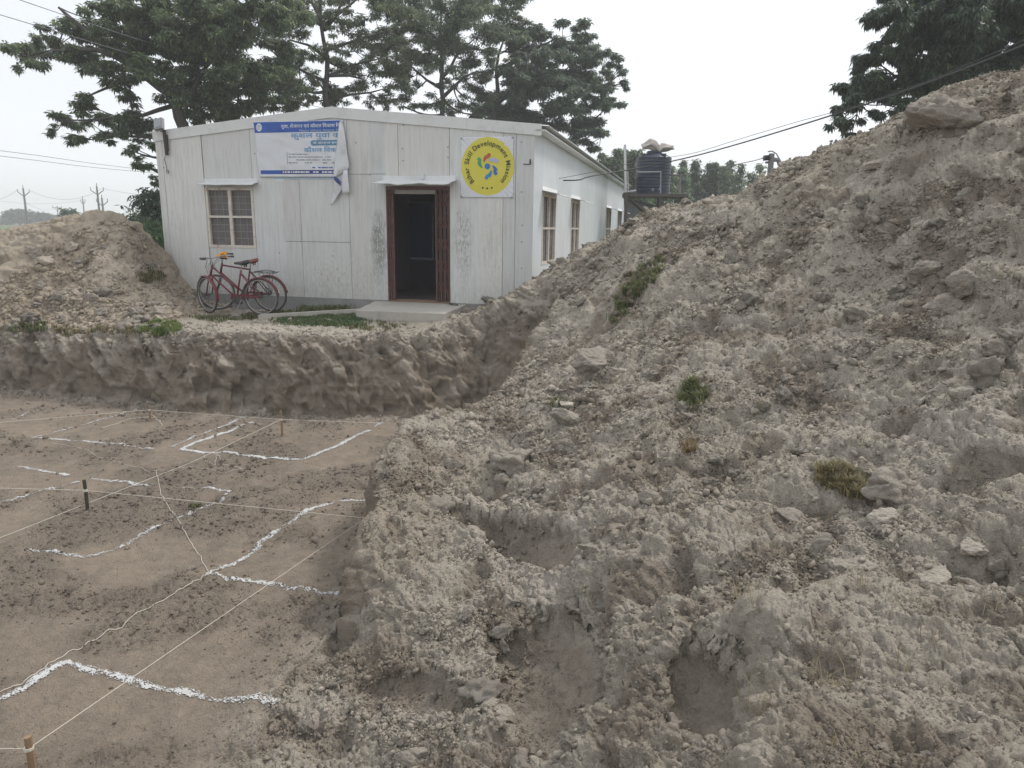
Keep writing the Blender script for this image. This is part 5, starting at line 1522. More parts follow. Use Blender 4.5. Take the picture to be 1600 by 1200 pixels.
def power_pole(px, py_top, Y, lean, arms, label, thick=.16, wide=1.0):
    top = at(px, py_top, Y)
    o = thing('power_pole', label, 'power pole', (top[0], Y, 0), 0, 'distant power poles')
    h = top[2]
    mb = MB(); mb.tube([(lean * .0, 0, -.5), (0, 0, h * .5), (0, 0, h)], [thick, thick * .85, thick * .6], 6); mb.build('pole', M_POLE, o)
    mb = MB()
    if arms == 'v':
        mb.tube([(0, 0, h - 1.3), (-wide, 0, h - .6)], .07, 4); mb.tube([(0, 0, h - 1.3), (wide, 0, h - .6)], .07, 4)
        mb.tube([(-wide, 0, h - .65), (-wide, 0, h - .15)], .06, 4); mb.tube([(wide, 0, h - .65), (wide, 0, h - .15)], .06, 4); mb.tube([(0, 0, h), (0, 0, h + .5)], .06, 4)
    else:
        mb.box((-wide, -.06, h - .5), (wide, .06, h - .35)); 
        for x in (-wide, 0, wide): mb.tube([(x, 0, h - .35), (x, 0, h + .1)], .06, 4)
        mb.tube([(-wide * .7, 0, h - .45), (0, 0, h - 1.4)], .05, 4); mb.tube([(wide * .7, 0, h - .45), (0, 0, h - 1.4)], .05, 4)
    mb.build('crossarm', M_POLE, o)
    return top
M_POLE = simple('pole_concrete', (.18, .18, .18), .9)
P1 = power_pole(36, 294, 120, 0, 'v', 'leftmost tall power pole against the hazy sky', .20, .95)
P2 = power_pole(151, 291, 115, 0, 'v', 'tallest power pole just above the top of the left heap', .20, 1.0)
P3 = power_pole(129, 310, 160, 0, 'v', 'thin short power pole left of the tallest one', .17, .5)
P4 = power_pole(159, 309, 120, 0, 'v', 'short forked power pole right of the tallest one', .20, .9)
P5 = power_pole(89, 322, 190, 0, 't', 'small far pole with a flat crossarm between the tall ones', .17, 1.2)
def span(a, b, sag, label, dz=(0, 0), dx=0):
    a = Vector(a) + Vector((dx, 0, dz[0])); b = Vector(b) + Vector((dx, 0, dz[1]))
    pts = [a.lerp(b, t) - Vector((0, 0, 4 * sag * t * (1 - t))) for t in (0, .2, .4, .6, .8, 1)]
    cable('power_line', label, pts, .022, M_WIRE, 3, 4, 'wire')
span(P1, P2, 1.6, 'sagging line between the two tallest left power poles', (-.3, -.3), .9)
span(at(-60, 312, 118), P1, 1.2, 'line leaving the leftmost power pole towards the left edge', (0, -.3), -.9)
span(P2, at(330, 296, 112), 1.0, 'line from the tallest power pole towards the building', (-.3, 0), .9)
span(at(-40, 306, 160), P3, 1.2, 'faint low line ending at the thin short power pole', (0, -.4))
span(P1, P5, 1.0, 'faint line running to the small far pole', (-2.2, -.3))
ip = thing('terminal_pole', 'short dark pole top with a coil of insulators sticking up behind the right heap', 'power pole')
q = at(1206, 240, 15.5)
mb = MB(); mb.tube([(q[0], q[1], -.3), (q[0], q[1], q[2])], .06, 8); mb.tube([at(1196, 254, 15.5), at(1208, 253, 15.5)], .025, 5); mb.tube([(q[0] + .02, q[1], q[2] - .12), at(1216, 250, 15.5), at(1219, 258, 15.5)], .05, 6); mb.build('pole', M_POLE, ip)
mb = MB()
for k in range(6):
    c_ = at(1193.5 + k * 1.7, 247 - k * .15, 15.5); mb.lathe([(.055, -.006), (.06, .0), (.055, .006)], 10, Matrix.Translation(Vector(c_)) @ Matrix.Rotation(math.pi / 2, 4, 'Y'))
mb.build('insulator', simple('insulator', (.06, .055, .06), .3), ip)
mb = MB(); mb.tube([at(1200, 237, 15.5), at(1206, 236, 15.5), at(1213, 240, 15.5), at(1217, 247, 15.5), at(1218, 255, 15.5)], .012, 4); mb.build('jumper_wire', M_CAB, ip)
cable('guy_wire', 'thin wire from the insulator coil going left to the tank', [at(1192, 247, 15.5), at(1160, 255, 18), at(1062, 274, 24.6)], .009, M_WIRE, 4, 4, 'wire')

# ------------------------------------------------------------------ trees
def leaf_mat(name, col, col2):
    m, n, b = new_mat(name)
    vc = N(n, 'ShaderNodeVertexColor', layer_name='Col')
    n.links.new(vc.outputs['Color'], b.inputs['Base Color'])
    b.inputs['Roughness'].default_value = .5
    tr_ = N(n, 'ShaderNodeBsdfTranslucent'); n.links.new(vc.outputs['Color'], tr_.inputs['Color'])
    mx = N(n, 'ShaderNodeMixShader'); mx.inputs[0].default_value = .45
    out = [q for q in n.nodes if q.type == 'OUTPUT_MATERIAL'][0]
    n.links.new(b.outputs[0], mx.inputs[1]); n.links.new(tr_.outputs[0], mx.inputs[2]); n.links.new(mx.outputs[0], out.inputs[0])
    return m
M_LEAF = leaf_mat('leaf', None, None)
M_BARK = simple('bark', (.062, .056, .05), .9, 0, .3, 6, .6, 30)

def whorls(C, r, size, nl, col, droop=.5, wid=.30):
    """palmate sprays of leaflets at points C (n,3); returns verts, quads, colours"""
    n = len(C)
    ax = r.uniform(0, 2 * math.pi, (n, 1)) + np.arange(nl)[None] * 2 * math.pi / nl + r.normal(0, .25, (n, nl))
    el = -droop + r.normal(0, .45, (n, nl))
    L = size * r.uniform(.65, 1.25, (n, nl))
    d = np.stack([np.cos(ax) * np.cos(el), np.sin(ax) * np.cos(el), np.sin(el)], -1)
    side = np.stack([-np.sin(ax), np.cos(ax), np.zeros_like(ax)], -1)
    tw = r.normal(0, .5, (n, nl, 1)); side = side + tw * np.cross(d, side); side /= np.linalg.norm(side, axis=-1, keepdims=True)
    b = C[:, None, :] + d * (L * .08)[..., None]
    mid = C[:, None, :] + d * (L * .55)[..., None]; tip = C[:, None, :] + d * L[..., None]; tip[..., 2] -= L * .18
    w = (L * wid / 2)[..., None]
    V = np.stack([b, mid + side * w, tip, mid - side * w], 2).reshape(-1, 3)
    Q = np.arange(n * nl * 4).reshape(-1, 4)
    tone = np.repeat(r.uniform(.6, 1.45, (n, 1)), nl, 1) * r.uniform(.85, 1.15, (n, nl))
    yel = r.rand(n, nl) < .05
    c = np.array(col)[None, None] * tone[..., None]; c = np.where(yel[..., None], c * np.array([2.0, 1.7, 1.0]), c)
    return V, Q, np.repeat(c.reshape(-1, 3), 4, 0)

def tree(name, label, cat, limbs, blobs, Y, leaf, ln, col, seed, group=None, depth=.9, dens=1.0, squash=.62, trunk_r=.3, nsub=7, droop=.45, wid=.30, gap=.72, limb_r=.12, fill=None):
    """limbs: polylines in photo pixels at distance Y (first one is the trunk, run down to the ground); blobs: (px,py,r px) sprays of foliage"""
    r = np.random.RandomState(seed); rr_ = random.Random(seed)
    base = at(limbs[0][0][0], limbs[0][0][1], Y)
    o = thing(name, label, cat, (base[0], base[1], 0), 0, group); O = np.array([base[0], base[1], 0])
    pts3 = []; tb_ = MB()
    for li, l in enumerate(limbs):
        P = []
        off = 0
        for k, q in enumerate(l):
            dy = (q[2] if len(q) > 2 else 0)
            P.append(at(q[0], q[1], Y + dy))
        if li == 0: P = [np.array([P[0][0], P[0][1], -.3])] + P
        # resample and wobble
        R_ = []
        for a, b in zip(P[:-1], P[1:]):
            k = max(2, int(np.linalg.norm(b - a) / .6))
            for t in range(k): R_.append(a + (b - a) * t / k)
        R_.append(P[-1]); R_ = np.array(R_)
        w = fbm(R_[:, 0] * .7 + li, R_[:, 1] * .7, R_[:, 2] * .7, 2, seed + li) * .22
        R_[1:, 0] += w[1:]; R_[1:, 1] += w[1:] * .7
        r0 = trunk_r if li == 0 else limb_r
        rad = [max(.02, r0 * (1 - .93 * k / len(R_))) for k in range(len(R_))]
        tb_.tube([p - O for p in R_], rad, 7)
        for p, q in zip(R_, rad): pts3.append((p, q))
    tb_.build('trunk', M_BARK, o, True)
    PP = np.array([p for p, _ in pts3])
    LV, LQ, LC = [], [], []; off = 0
    br = MB()
    scale = Y / F
    blobs = list(blobs)
    if fill:
        PF = np.array(fill[0], float); k = 0
        while k < fill[1]:
            q = r.uniform(PF.min(0), PF.max(0))
            if poly_in(PF, np.array([q[0]]), np.array([q[1]]))[0]:
                blobs.append((q[0], q[1], r.uniform(*fill[2]), r.uniform(-.5, 3.5))); k += 1
    for bi, bl in enumerate(blobs):
        px, py, pr = bl[:3]
        dy = r.uniform(-depth, depth) * 1.6 if len(bl) < 4 else bl[3]
        c = at(px, py, Y + dy); R0 = pr * scale
        d = np.linalg.norm((PP - c) * np.array([1, 1, 1.3]), axis=1) + np.where(PP[:, 2] > c[2] + 1.0, 1.2, 0)
        j = int(np.argmin(d)); a = PP[j]; rb_ = min(.08, pts3[j][1] * .6)
        mid = (a + c) / 2 + np.array([rr_.uniform(-.2, .2), rr_.uniform(-.2, .2), -.12 * np.linalg.norm(c - a)])
        pth = [((1 - t) ** 2) * a + 2 * t * (1 - t) * mid + t * t * c for t in np.linspace(0, 1, 7)]
        br.tube([p - O for p in pth], [max(.014, rb_ * (1 - .75 * k / 6)) for k in range(7)], 5)
        ns = max(3, int(nsub * (pr / 30.0) ** 1.2))
        for s_ in range(ns):
            u = r.normal(size=3); u /= np.linalg.norm(u); u *= r.rand() ** .4
            sc = c + u * R0 * np.array([1.05, 1.1, squash])
            br.tube([pth[4] - O, (pth[5] + sc) / 2 - O, sc - O], [.02, .014, .008], 4, False)
            sr = R0 * r.uniform(.28, .48)
            n = int(46 * dens * (sr / .4) ** 1.6) + 6
            q = r.normal(size=(n, 3)); q /= np.linalg.norm(q, axis=1, keepdims=True); q *= (r.rand(n, 1) ** .45)
            q = sc + q * sr * np.array([1.15, 1.15, .55])
            V, Q, Cc = whorls(q - O, r, leaf, ln, np.array(col) * r.uniform(.8, 1.2), droop, wid)
            LV.append(V); LQ.append(Q + off); LC.append(Cc); off += len(V)
    br.build('branches', M_BARK, o, True)
    np_mesh('crown', np.concatenate(LV), np.concatenate(LQ), M_LEAF, o, False, np.concatenate(LC))
    return o
GRN = (.130, .172, .096)
tree('cotton_tree', 'large leaning tree with spreading leafy limbs rising behind the left end of the building', 'tree',
     [[(300, 330), (294, 215), (272, 150), (232, 122), (190, 92), (140, 52), (95, 12)], [(286, 185), (300, 140), (330, 90), (372, 40), (400, -20)], [(262, 145), (236, 128), (224, 60), (222, -20)],
      [(272, 165), (225, 180), (160, 186), (100, 188)], [(290, 200), (240, 215), (180, 212)], [(190, 92), (150, 78), (90, 80), (40, 84)], [(330, 90), (365, 130), (367, 180)], [(232, 122), (180, 130), (130, 155)]],
     [(25, 86, 22), (60, 70, 26), (48, 92, 18), (100, 60, 30), (110, 90, 26), (150, 70, 24), (150, 112, 24), (185, 120, 26), (140, 55, 20), (200, 68, 34), (250, 50, 36), (165, 25, 28), (235, 8, 36), (300, 20, 36), (300, 80, 38),
      (335, 130, 34), (250, 110, 30), (282, 160, 26), (130, 158, 20), (98, 186, 22), (150, 184, 24), (190, 196, 24), (88, 203, 11), (120, 214, 17), (168, 210, 20), (220, 198, 24), (212, 238, 13), (216, 256, 9), (244, 222, 14),
      (352, 168, 34), (400, 165, 26), (335, 50, 36), (374, 92, 36), (405, 40, 34), (238, 280, 11), (232, 262, 8), (325, 0, 40), (180, -8, 30), (320, 175, 24), (370, 200, 18), (215, 90, 26), (275, 55, 28), (270, 85, 24), (360, 120, 26), (390, 130, 26), (420, 150, 22), (435, 80, 24), (425, 110, 24), (395, 10, 32), (440, 20, 28), (200, 150, 18), (330, 100, 26), (305, 130, 26), (345, 150, 26), (270, 140, 22), (130, 85, 20), (225, 30, 26), (265, 10, 30), (350, 20, 30), (370, 60, 26), (445, 160, 20)],
     27, .19, 6, GRN, 51, 'trees behind the building', 1.5, 1.25, .85, .34, 10, .4, .30, limb_r=.09, fill=([(150, -10), (470, -10), (480, 60), (465, 170), (330, 180), (215, 190), (190, 120), (130, 110), (110, 50)], 40, (12, 22)))
tree('cotton_tree', 'tall straight trunked tree with tiers of bare sparse limbs behind the roof peak', 'tree',
     [[(514, 330), (512, 170), (508, 90), (505, 40), (503, -60)], [(508, 42), (470, 22), (430, -15)], [(507, 40), (545, 10), (575, -20)], [(509, 48), (480, -5), (478, -30)], [(508, 46), (532, 5), (540, -30)], [(509, 78), (545, 66), (600, 48)], [(510, 120), (545, 104), (600, 92)],
      [(511, 128), (470, 108), (435, 90)], [(511, 155), (550, 148), (600, 140)], [(511, 92), (480, 70), (450, 62)], [(512, 118), (545, 118), (570, 125)]],
     [(448, 18, 22), (438, 62, 24), (470, 96, 20), (440, 125, 26), (418, 98, 22), (480, 150, 20), (565, 30, 20), (560, 80, 22), (592, 48, 26), (600, 92, 26), (560, 140, 22), (540, -5, 22), (620, 128, 22), (600, 158, 18), (630, 20, 28), (585, 0, 24), (455, 150, 20), (540, 160, 14), (480, 30, 18), (430, -10, 24), (500, -20, 30), (640, 70, 22), (530, 30, 20), (525, 70, 18), (535, 100, 20), (485, 80, 18), (470, 50, 20), (575, 115, 22), (610, 70, 22), (620, 105, 22), (580, 170, 16), (520, 145, 14), (495, 125, 16), (465, 5, 22), (605, 15, 24), (555, 50, 18), (460, 130, 18), (430, 145, 18)],
     31, .17, 5, (.140, .172, .104), 52, 'trees behind the building', 1.8, 1.0, .9, .26, 9, .3, .26, limb_r=.08, fill=([(420, -10), (640, -10), (650, 80), (640, 175), (430, 170), (410, 90)], 46, (12, 22)))
tree('rain_tree', 'slender open crowned tree right of the roof peak behind the building', 'tree',
     [[(697, 330), (694, 180), (690, 90), (688, 20), (690, -40)], [(693, 140), (665, 125), (640, 100)], [(692, 120), (715, 90), (745, 60)], [(690, 70), (660, 40), (640, 10)], [(694, 150), (720, 120), (745, 112)], [(690, 60), (720, 20), (770, -10)]],
     [(650, 46, 32), (700, 16, 36), (690, 62, 28), (742, 30, 34), (662, 98, 28), (640, 148, 20), (722, 90, 28), (682, 158, 20), (780, 22, 34), (808, 4, 26), (735, 140, 24), (660, -10, 34), (740, -10, 36), (650, 180, 14), (700, 130, 18), (790, 50, 24), (670, 30, 28), (715, 60, 26), (675, 80, 26), (640, 120, 22), (750, 75, 26), (760, 110, 22), (700, 105, 22), (620, 85, 20), (765, 45, 26), (720, 160, 16), (740, 180, 12), (630, 165, 14)],
     34, .16, 5, (.132, .168, .110), 53, 'trees behind the building', 1.8, 1.1, .75, .24, 9, .3, .28, limb_r=.09, fill=([(600, -10), (835, -10), (820, 60), (790, 180), (600, 180), (590, 90)], 40, (12, 22)))
tree('rain_tree', 'dense rounded tree crown at the right end of the row behind the building', 'tree',
     [[(778, 330), (773, 180), (775, 110), (790, 60)], [(774, 165), (755, 145), (742, 135)], [(774, 165), (800, 140), (850, 110)], [(775, 185), (830, 190), (885, 165), (930, 130)], [(775, 120), (820, 80), (870, 60)], [(885, 165), (920, 190), (938, 215)]],
     [(800, 66, 26), (840, 74, 32), (880, 62, 30), (908, 46, 20), (918, 66, 18), (862, 108, 38), (910, 104, 36), (948, 92, 20), (962, 122, 20), (934, 142, 32), (882, 158, 38), (832, 150, 38), (800, 118, 32), (782, 168, 30), (842, 190, 32), (900, 190, 28), (942, 196, 18), (912, 220, 20), (932, 238, 10), (862, 210, 26), (972, 108, 10), (958, 160, 18), (975, 130, 10), (940, 78, 12), (760, 180, 18), (820, 100, 26), (870, 85, 26), (890, 235, 16), (800, 200, 24)],
     38, .20, 6, (.112, .148, .108), 54, 'trees behind the building', 1.8, 1.25, .8, .35, 9, .4, .34, limb_r=.14, fill=([(770, 60), (900, 40), (960, 80), (970, 150), (940, 215), (900, 235), (760, 200)], 22, (12, 22)))
tree('mango_tree', 'dark dense tree crown hanging over the top right corner behind the heap', 'tree',
     [[(1560, 330), (1555, 200), (1540, 100), (1520, 0)], [(1550, 160), (1480, 130), (1400, 120), (1340, 160)], [(1545, 120), (1470, 70), (1400, 40)], [(1545, 110), (1620, 60)]],
     [(1395, 18, 30), (1440, 22, 36), (1500, 30, 46), (1560, 40, 46), (1610, 60, 44), (1382, 55, 22), (1432, 70, 36), (1490, 90, 40), (1552, 88, 34), (1362, 92, 26), (1402, 112, 36), (1340, 132, 26), (1378, 146, 32), (1326, 166, 20), (1310, 192, 15), (1338, 186, 13), (1440, 122, 32), (1600, 8, 56), (1650, 40, 56), (1372, 176, 16), (1660, 90, 40), (1530, -10, 50), (1460, -10, 40), (1405, -10, 26), (1328, 205, 8), (1500, 60, 40), (1550, 10, 40), (1700, 0, 60), (1405, 158, 20), (1600, 100, 30)],
     20, .17, 6, (.070, .102, .070), 55, None, 1.0, 2.3, .8, .3, 10, .8, .30)

# ---- hazy bamboo and scrub behind the tank
def scrub(name, label, cat, px0, px1, py_top, py_bot, Y, spikes, col, seed, group, leaf=.32, n=900):
    r = np.random.RandomState(seed)
    b = at((px0 + px1) / 2, py_bot, Y); o = thing(name, label, cat, (b[0], Y, 0), 0, group); O = np.array([b[0], Y, 0])
    LV, LQ, LC = [], [], []; off = 0; st_ = MB()
    for k in range(spikes):
        px = px0 + (px1 - px0) * (k + .5) / spikes + r.uniform(-4, 4); top = at(px + r.uniform(-5, 5), py_top + r.uniform(0, 26) * (1 if k % 3 else .3), Y + r.uniform(-2, 2))
        base = np.array([top[0] + r.uniform(-.5, .5), top[1], 0])
        pth = [base, base * .5 + top * .5 + np.array([0, 0, .4]), top]
        st_.tube([p - O for p in pth], [.08, .05, .015], 4)
        m = n // spikes; t = r.rand(m) ** .7
        wdt = (.25 + 1.25 * (1 - t)) * r.uniform(.7, 1.2)
        q = base[None] + (top - base)[None] * t[:, None] + r.normal(0, .55, (m, 3)) * wdt[:, None] * np.array([1.0, 1.0, .4])
        V, Q, Cc = whorls(q - O, r, leaf, 5, np.array(col) * r.uniform(.8, 1.2), .5, .3)
        LV.append(V); LQ.append(Q + off); LC.append(Cc); off += len(V)
    st_.build('stems', M_BARK, o); np_mesh('foliage', np.concatenate(LV), np.concatenate(LQ), M_LEAF, o, False, np.concatenate(LC))
scrub('bamboo_clump', 'tall feathery bamboo clump between the building end and the water tank', 'bamboo', 938, 1000, 232, 330, 52, 9, (.12, .175, .09), 61, 'hazy bamboo and scrub behind the tank', .34, 3600)
scrub('bamboo_clump', 'hazy green bamboo clump directly right of the water tank', 'bamboo', 1000, 1075, 258, 330, 58, 10, (.11, .165, .09), 62, 'hazy bamboo and scrub behind the tank', .34, 3600)
scrub('bamboo_clump', 'spiky topped bamboo clump midway between the tank and the insulator pole', 'bamboo', 1066, 1140, 250, 325, 64, 10, (.10, .15, .09), 63, 'hazy bamboo and scrub behind the tank', .36, 3600)
scrub('bamboo_clump', 'rightmost thin bamboo clump next to the crest of the right heap', 'bamboo', 1130, 1190, 254, 320, 60, 7, (.11, .16, .085), 64, 'hazy bamboo and scrub behind the tank', .34, 1500)
scrub('bushy_tree', 'dark bushy tree at the left end wall of the building above the green scrub', 'tree', 236, 262, 296, 420, 24, 4, (.04, .07, .04), 65, None, .2, 1800)
scrub('shrub', 'bright green shrub growing behind the right flank of the left heap', 'shrub', 208, 252, 342, 400, 20, 5, (.06, .12, .045), 66, None, .16, 900)
scrub('shrub', 'small bush sticking up at the top of the left heap', 'shrub', 204, 222, 326, 360, 18.5, 3, (.05, .08, .04), 67, None, .12, 160)
scrub('shrub', 'low round bush between the far power poles', 'shrub', 104, 116, 322, 360, 90, 2, (.05, .10, .05), 68, None, .6, 200)
# ---- far hazy trees
def far_tree(px, py_top, wpx, Y, seed, label):
    r = np.random.RandomState(seed); c = at(px, py_top, Y); w = wpx / F * Y / 2; h = c[2]
    o = thing('distant_tree', label, 'tree', (c[0], Y, 0), 0, 'far hazy trees on the horizon')
    mb = MB(); mb.tube([(0, 0, -.5), (0, 0, h * .6)], [.4, .2], 5); mb.build('trunk', M_BARK, o)
    n = 420; q = r.normal(size=(n, 3)); q /= np.linalg.norm(q, axis=1, keepdims=True)
    rad = 1 + .25 * fbm(q[:, 0] * 1.5 + seed, q[:, 1] * 1.5, q[:, 2] * 1.5, 3, seed)
    q = q * (rad * r.rand(n) ** .25)[:, None] * np.array([w, w, h * .42]); q[:, 2] += h * .58
    V, Q, Cc = whorls(q, r, max(.7, w * .22), 5, (.05, .07, .045), .3, .6)
    np_mesh('crown', V, Q, M_LEAF, o, False, Cc)
for k, (px, py, w, Y, l) in enumerate([(-14, 338, 40, 260, 'far hazy tree at the very left edge'), (28, 326, 44, 240, 'tallest far hazy tree on the left horizon'), (50, 333, 26, 250, 'far hazy tree between the two broad ones'), (66, 331, 26, 235, 'broad far hazy tree left of the short pole'),
                                       (84, 336, 20, 260, 'small far hazy tree beside the left heap top'), (8, 342, 24, 250, 'low far hazy tree near the left edge'), (-60, 332, 50, 250, 'far hazy tree just outside the left edge'), (232, 340, 30, 240, 'far hazy tree seen left of the building corner'), (105, 338, 30, 280, 'far hazy tree partly behind the left heap'),
                                       (190, 340, 40, 300, 'far hazy tree hidden mostly by the left heap')]):
    far_tree(px, py, w, Y, 700 + k, l)

# ------------------------------------------------------------------ setting-out marks, pegs and strings in the pit
from mathutils.kdtree import KDTree
_fi = np.where((TR['zone'] == 4) & (TR['px'] > -250) & (TR['px'] < 800) & (TR['R'] < 14))[0]
_kd = KDTree(len(_fi))
for j, i in enumerate(_fi): _kd.insert(Vector((TR['V'][i, 0], TR['V'][i, 1], 0)), j)
_kd.balance()
def floor_z(x, y):
    s_ = 0; w_ = 0
    for co, j, d in _kd.find_n(Vector((x, y, 0)), 3):
        w = 1 / (d + .002); s_ += TR['V'][_fi[j], 2] * w; w_ += w
    return s_ / w_
M_LIME = simple('lime_powder', (.50, .50, .49), .95, 0, .10, 30, .5, 200)
def lime(pxs, width, label, seed, cover=.5):
    r = np.random.RandomState(seed)
    P = [at_z(a, b, PZ)[:2] for a, b in pxs]
    V = []; Fq = []
    step = .009
    line = []
    for a, b in zip(P[:-1], P[1:]):
        L_ = np.linalg.norm(b - a); n = max(2, int(L_ / step))
        for t in range(n): line.append((a + (b - a) * t / n, (b - a) / L_))
    n = len(line); C = np.array([l[0] for l in line]); D_ = np.array([l[1] for l in line])
    s = np.arange(n) * step
    ww = width * (1 + .45 * perlin(s / .35, s * 0 + seed, s * 0, 7))
    C = C + np.stack([-D_[:, 1], D_[:, 0]], 1) * (.05 * perlin(s / .5, s * 0 + seed + 3, s * 0, 8) + .012 * perlin(s / .06, s * 0 + seed, s * 0, 9))[:, None]
    m = 19
    us = np.linspace(-1, 1, m)
    X = C[:, None, 0] - D_[:, None, 1] * us[None] * ww[:, None] * 1.15; Y = C[:, None, 1] + D_[:, None, 0] * us[None] * ww[:, None] * 1.15
    cov = perlin(X / .16, Y / .16, X * 0 + seed, 21) * .9 + perlin(X / .035, Y / .035, X * 0, 22) * .9 + perlin(X / .014, Y / .014, X * 0, 23) * .5
    cov = cov * .75 + (cover + .42) - np.abs(us[None]) ** 1.3 * 1.15 + .55 * perlin(s / .5, s * 0 + seed, s * 0, 24)[:, None] + r.uniform(-.62, .55, X.shape)
    keep = cov > .32
    idx = -np.ones(X.shape, int)
    need = np.zeros(X.shape, bool)
    q = keep[:-1, :-1]
    need[:-1, :-1] |= q; need[1:, :-1] |= q; need[:-1, 1:] |= q; need[1:, 1:] |= q
    ii = np.argwhere(need)
    Vv = np.empty((len(ii), 3))
    for k, (a, b) in enumerate(ii):
        idx[a, b] = k; x, y = X[a, b], Y[a, b]; Vv[k] = (x, y, floor_z(x, y) + .005 + .003 * max(0, min(1, cov[a, b])))
    a, b = np.nonzero(q)
    Q = np.stack([idx[a, b], idx[a + 1, b], idx[a + 1, b + 1], idx[a, b + 1]], -1)
    o = np_mesh('lime_line', Vv, Q, M_LIME, None, True)
    tag(o, label, 'lime marking', 'white lime lines on the pit floor')
lime([(0, 1098), (40, 1075), (78, 1050), (105, 1038), (140, 1050), (200, 1064), (260, 1079), (320, 1091), (380, 1099), (447, 1101)], .034, 'nearest thick white lime line with its corner, at the bottom left', 1, .42)
lime([(588, 785), (530, 782), (510, 788), (480, 800), (450, 820), (415, 843), (370, 878), (325, 898), (352, 903), (400, 910), (450, 918), (500, 926), (562, 937)], .038, 'angular white lime outline touching the cut bank in the middle of the pit', 2, .22)
lime([(45, 862), (85, 864), (130, 872), (150, 868), (200, 848), (245, 828), (290, 806), (325, 792), (362, 770), (340, 766), (285, 762)], .034, 'ragged white lime outline right of the dark iron peg', 3, .12)
lime([(235, 762), (200, 755), (140, 748)], .034, 'short white lime line beside the foot of the dark iron peg', 4, .3)
lime([(30, 729), (75, 737), (108, 743)], .034, 'short white lime line at the left edge left of the dark iron peg', 5, .45)
lime([(-30, 798), (0, 785), (45, 772), (75, 766), (125, 752)], .034, 'white lime line running from the left edge to the dark iron peg', 6, .25)
lime([(240, 701), (190, 695), (110, 690), (52, 683), (90, 674), (130, 664), (175, 652), (215, 641)], .036, 'long white lime corner at the far left of the pit floor', 7, .18)
lime([(268, 698), (330, 673), (386, 653)], .032, 'left one of the two parallel white lime lines near the far bank', 8, .3)
lime([(395, 660), (352, 676), (288, 698), (283, 703), (340, 709), (400, 715), (470, 718), (490, 713), (530, 694), (578, 673)], .038, 'bright white lime outline enclosing the wooden peg near the far bank', 9, .62)
lime([(20, 655), (45, 645), (70, 640), (115, 630)], .028, 'faint short white lime line at the far left below the bank', 10, .12)
lime([(585, 668), (600, 662)], .03, 'last small dab of white lime near the inner corner of the pit', 11, .1)

M_WOOD = simple('peg_wood', (.26, .17, .10), .8, 0, .25, 25, .3, 80)
M_IRON = simple('peg_iron', (.06, .055, .035), .7, .2, .3, 25)
def peg(px, py_bot, py_top, r0, mat, label, capm=None):
    b = at_z(px, py_bot, PZ); b[2] = floor_z(b[0], b[1])
    d = ray(px, py_top); t = b[1] / d[1]; h = CAMH + d[2] * t - b[2]
    o = thing('peg', label, 'peg', tuple(b), 0, 'pegs of the setting out')
    mb = MB(); mb.tube([(0, 0, -.08), (.004, 0, h * .5), (.0, .003, h)], [r0, r0, r0 * .95], 7); mb.build('shaft', mat, o)
    if capm: 
        mb = MB(); mb.tube([(0, 0, h * .62), (0, 0, h * .70)], r0 * 1.25, 8); mb.build('string_knot', capm, o)
    return np.array([b[0], b[1], b[2] + h * .66])
M_STR = simple('string_white', (.62, .58, .50), .8)
k1 = peg(137, 799, 750, .018, M_IRON, 'dark iron peg standing in the left part of the pit', M_STR)
k2 = peg(441, 684, 642, .016, M_WOOD, 'thin wooden peg inside the bright lime outline near the far bank', M_STR)
k3 = peg(235, 658, 633, .016, M_WOOD, 'small wooden peg close to the foot of the far bank', M_STR)
k4 = peg(571, 826, 803, .017, M_WOOD, 'wooden peg half hidden at the edge of the cut bank', M_STR)
k5 = peg(50, 1202, 1152, .020, M_WOOD, 'nearest wooden peg in the bottom left corner', M_STR)
def string(label, pts, r=.0032, loose=False, name='string'):
    P = []
    for a, b in zip(pts[:-1], pts[1:]):
        a = np.array(a); b = np.array(b); n = 10
        for t in range(n): P.append(a + (b - a) * t / n)
    P.append(np.array(pts[-1])); P = np.array(P)
    if loose:
        s = np.arange(len(P)) * .5; P[:, 0] += .02 * perlin(s, s * 0, s * 0, 5); P[:, 1] += .02 * perlin(s, s * 0 + 3, s * 0, 6)
        for p in P: p[2] = floor_z(p[0], p[1]) + r + .006
    mb = MB(); mb.tube(P, r, 4); o = mb.build(name, M_STR, None); tag(o, label, 'string', 'setting-out strings')
fl3 = lambda px, py, h=.03: (lambda q: (q[0], q[1], floor_z(q[0], q[1]) + h))(at_z(px, py, PZ))
string('taut string from the left edge past the iron peg to the cut bank', [at(-60, 761, k1[1] - .2), k1, k4], .0024)
string('taut string from the far peg at the bank going left out of the photo', [at(-60, 665, k3[1] - .6), k3], .0024)
string('taut string between the two far wooden pegs', [k3, k2], .0024)
string('taut string running on from the far wooden peg into the corner of the pit', [k2, at(600, 661, k2[1] + .2)], .0024)
string('long diagonal string from the far wooden peg down to the left edge', [k2, at(300, 722, k2[1] - 1.6), at(-30, 852, k1[1] - .8)], .0024)
string('long diagonal string from the peg at the cut bank down to the nearest peg', [k4, k5], .0022)
string('string from the nearest wooden peg to the left edge', [k5, at(-40, 1170, k5[1] - .02)], .0022)
string('loose slack cord lying across the pit floor from the middle to the lower left', [fl3(245, 742), fl3(252, 775), fl3(263, 795), fl3(275, 810), fl3(300, 850), fl3(326, 895), fl3(300, 917), fl3(225, 960), fl3(150, 1003), fl3(90, 1035), fl3(40, 1068), fl3(-10, 1092)], .0026, True)
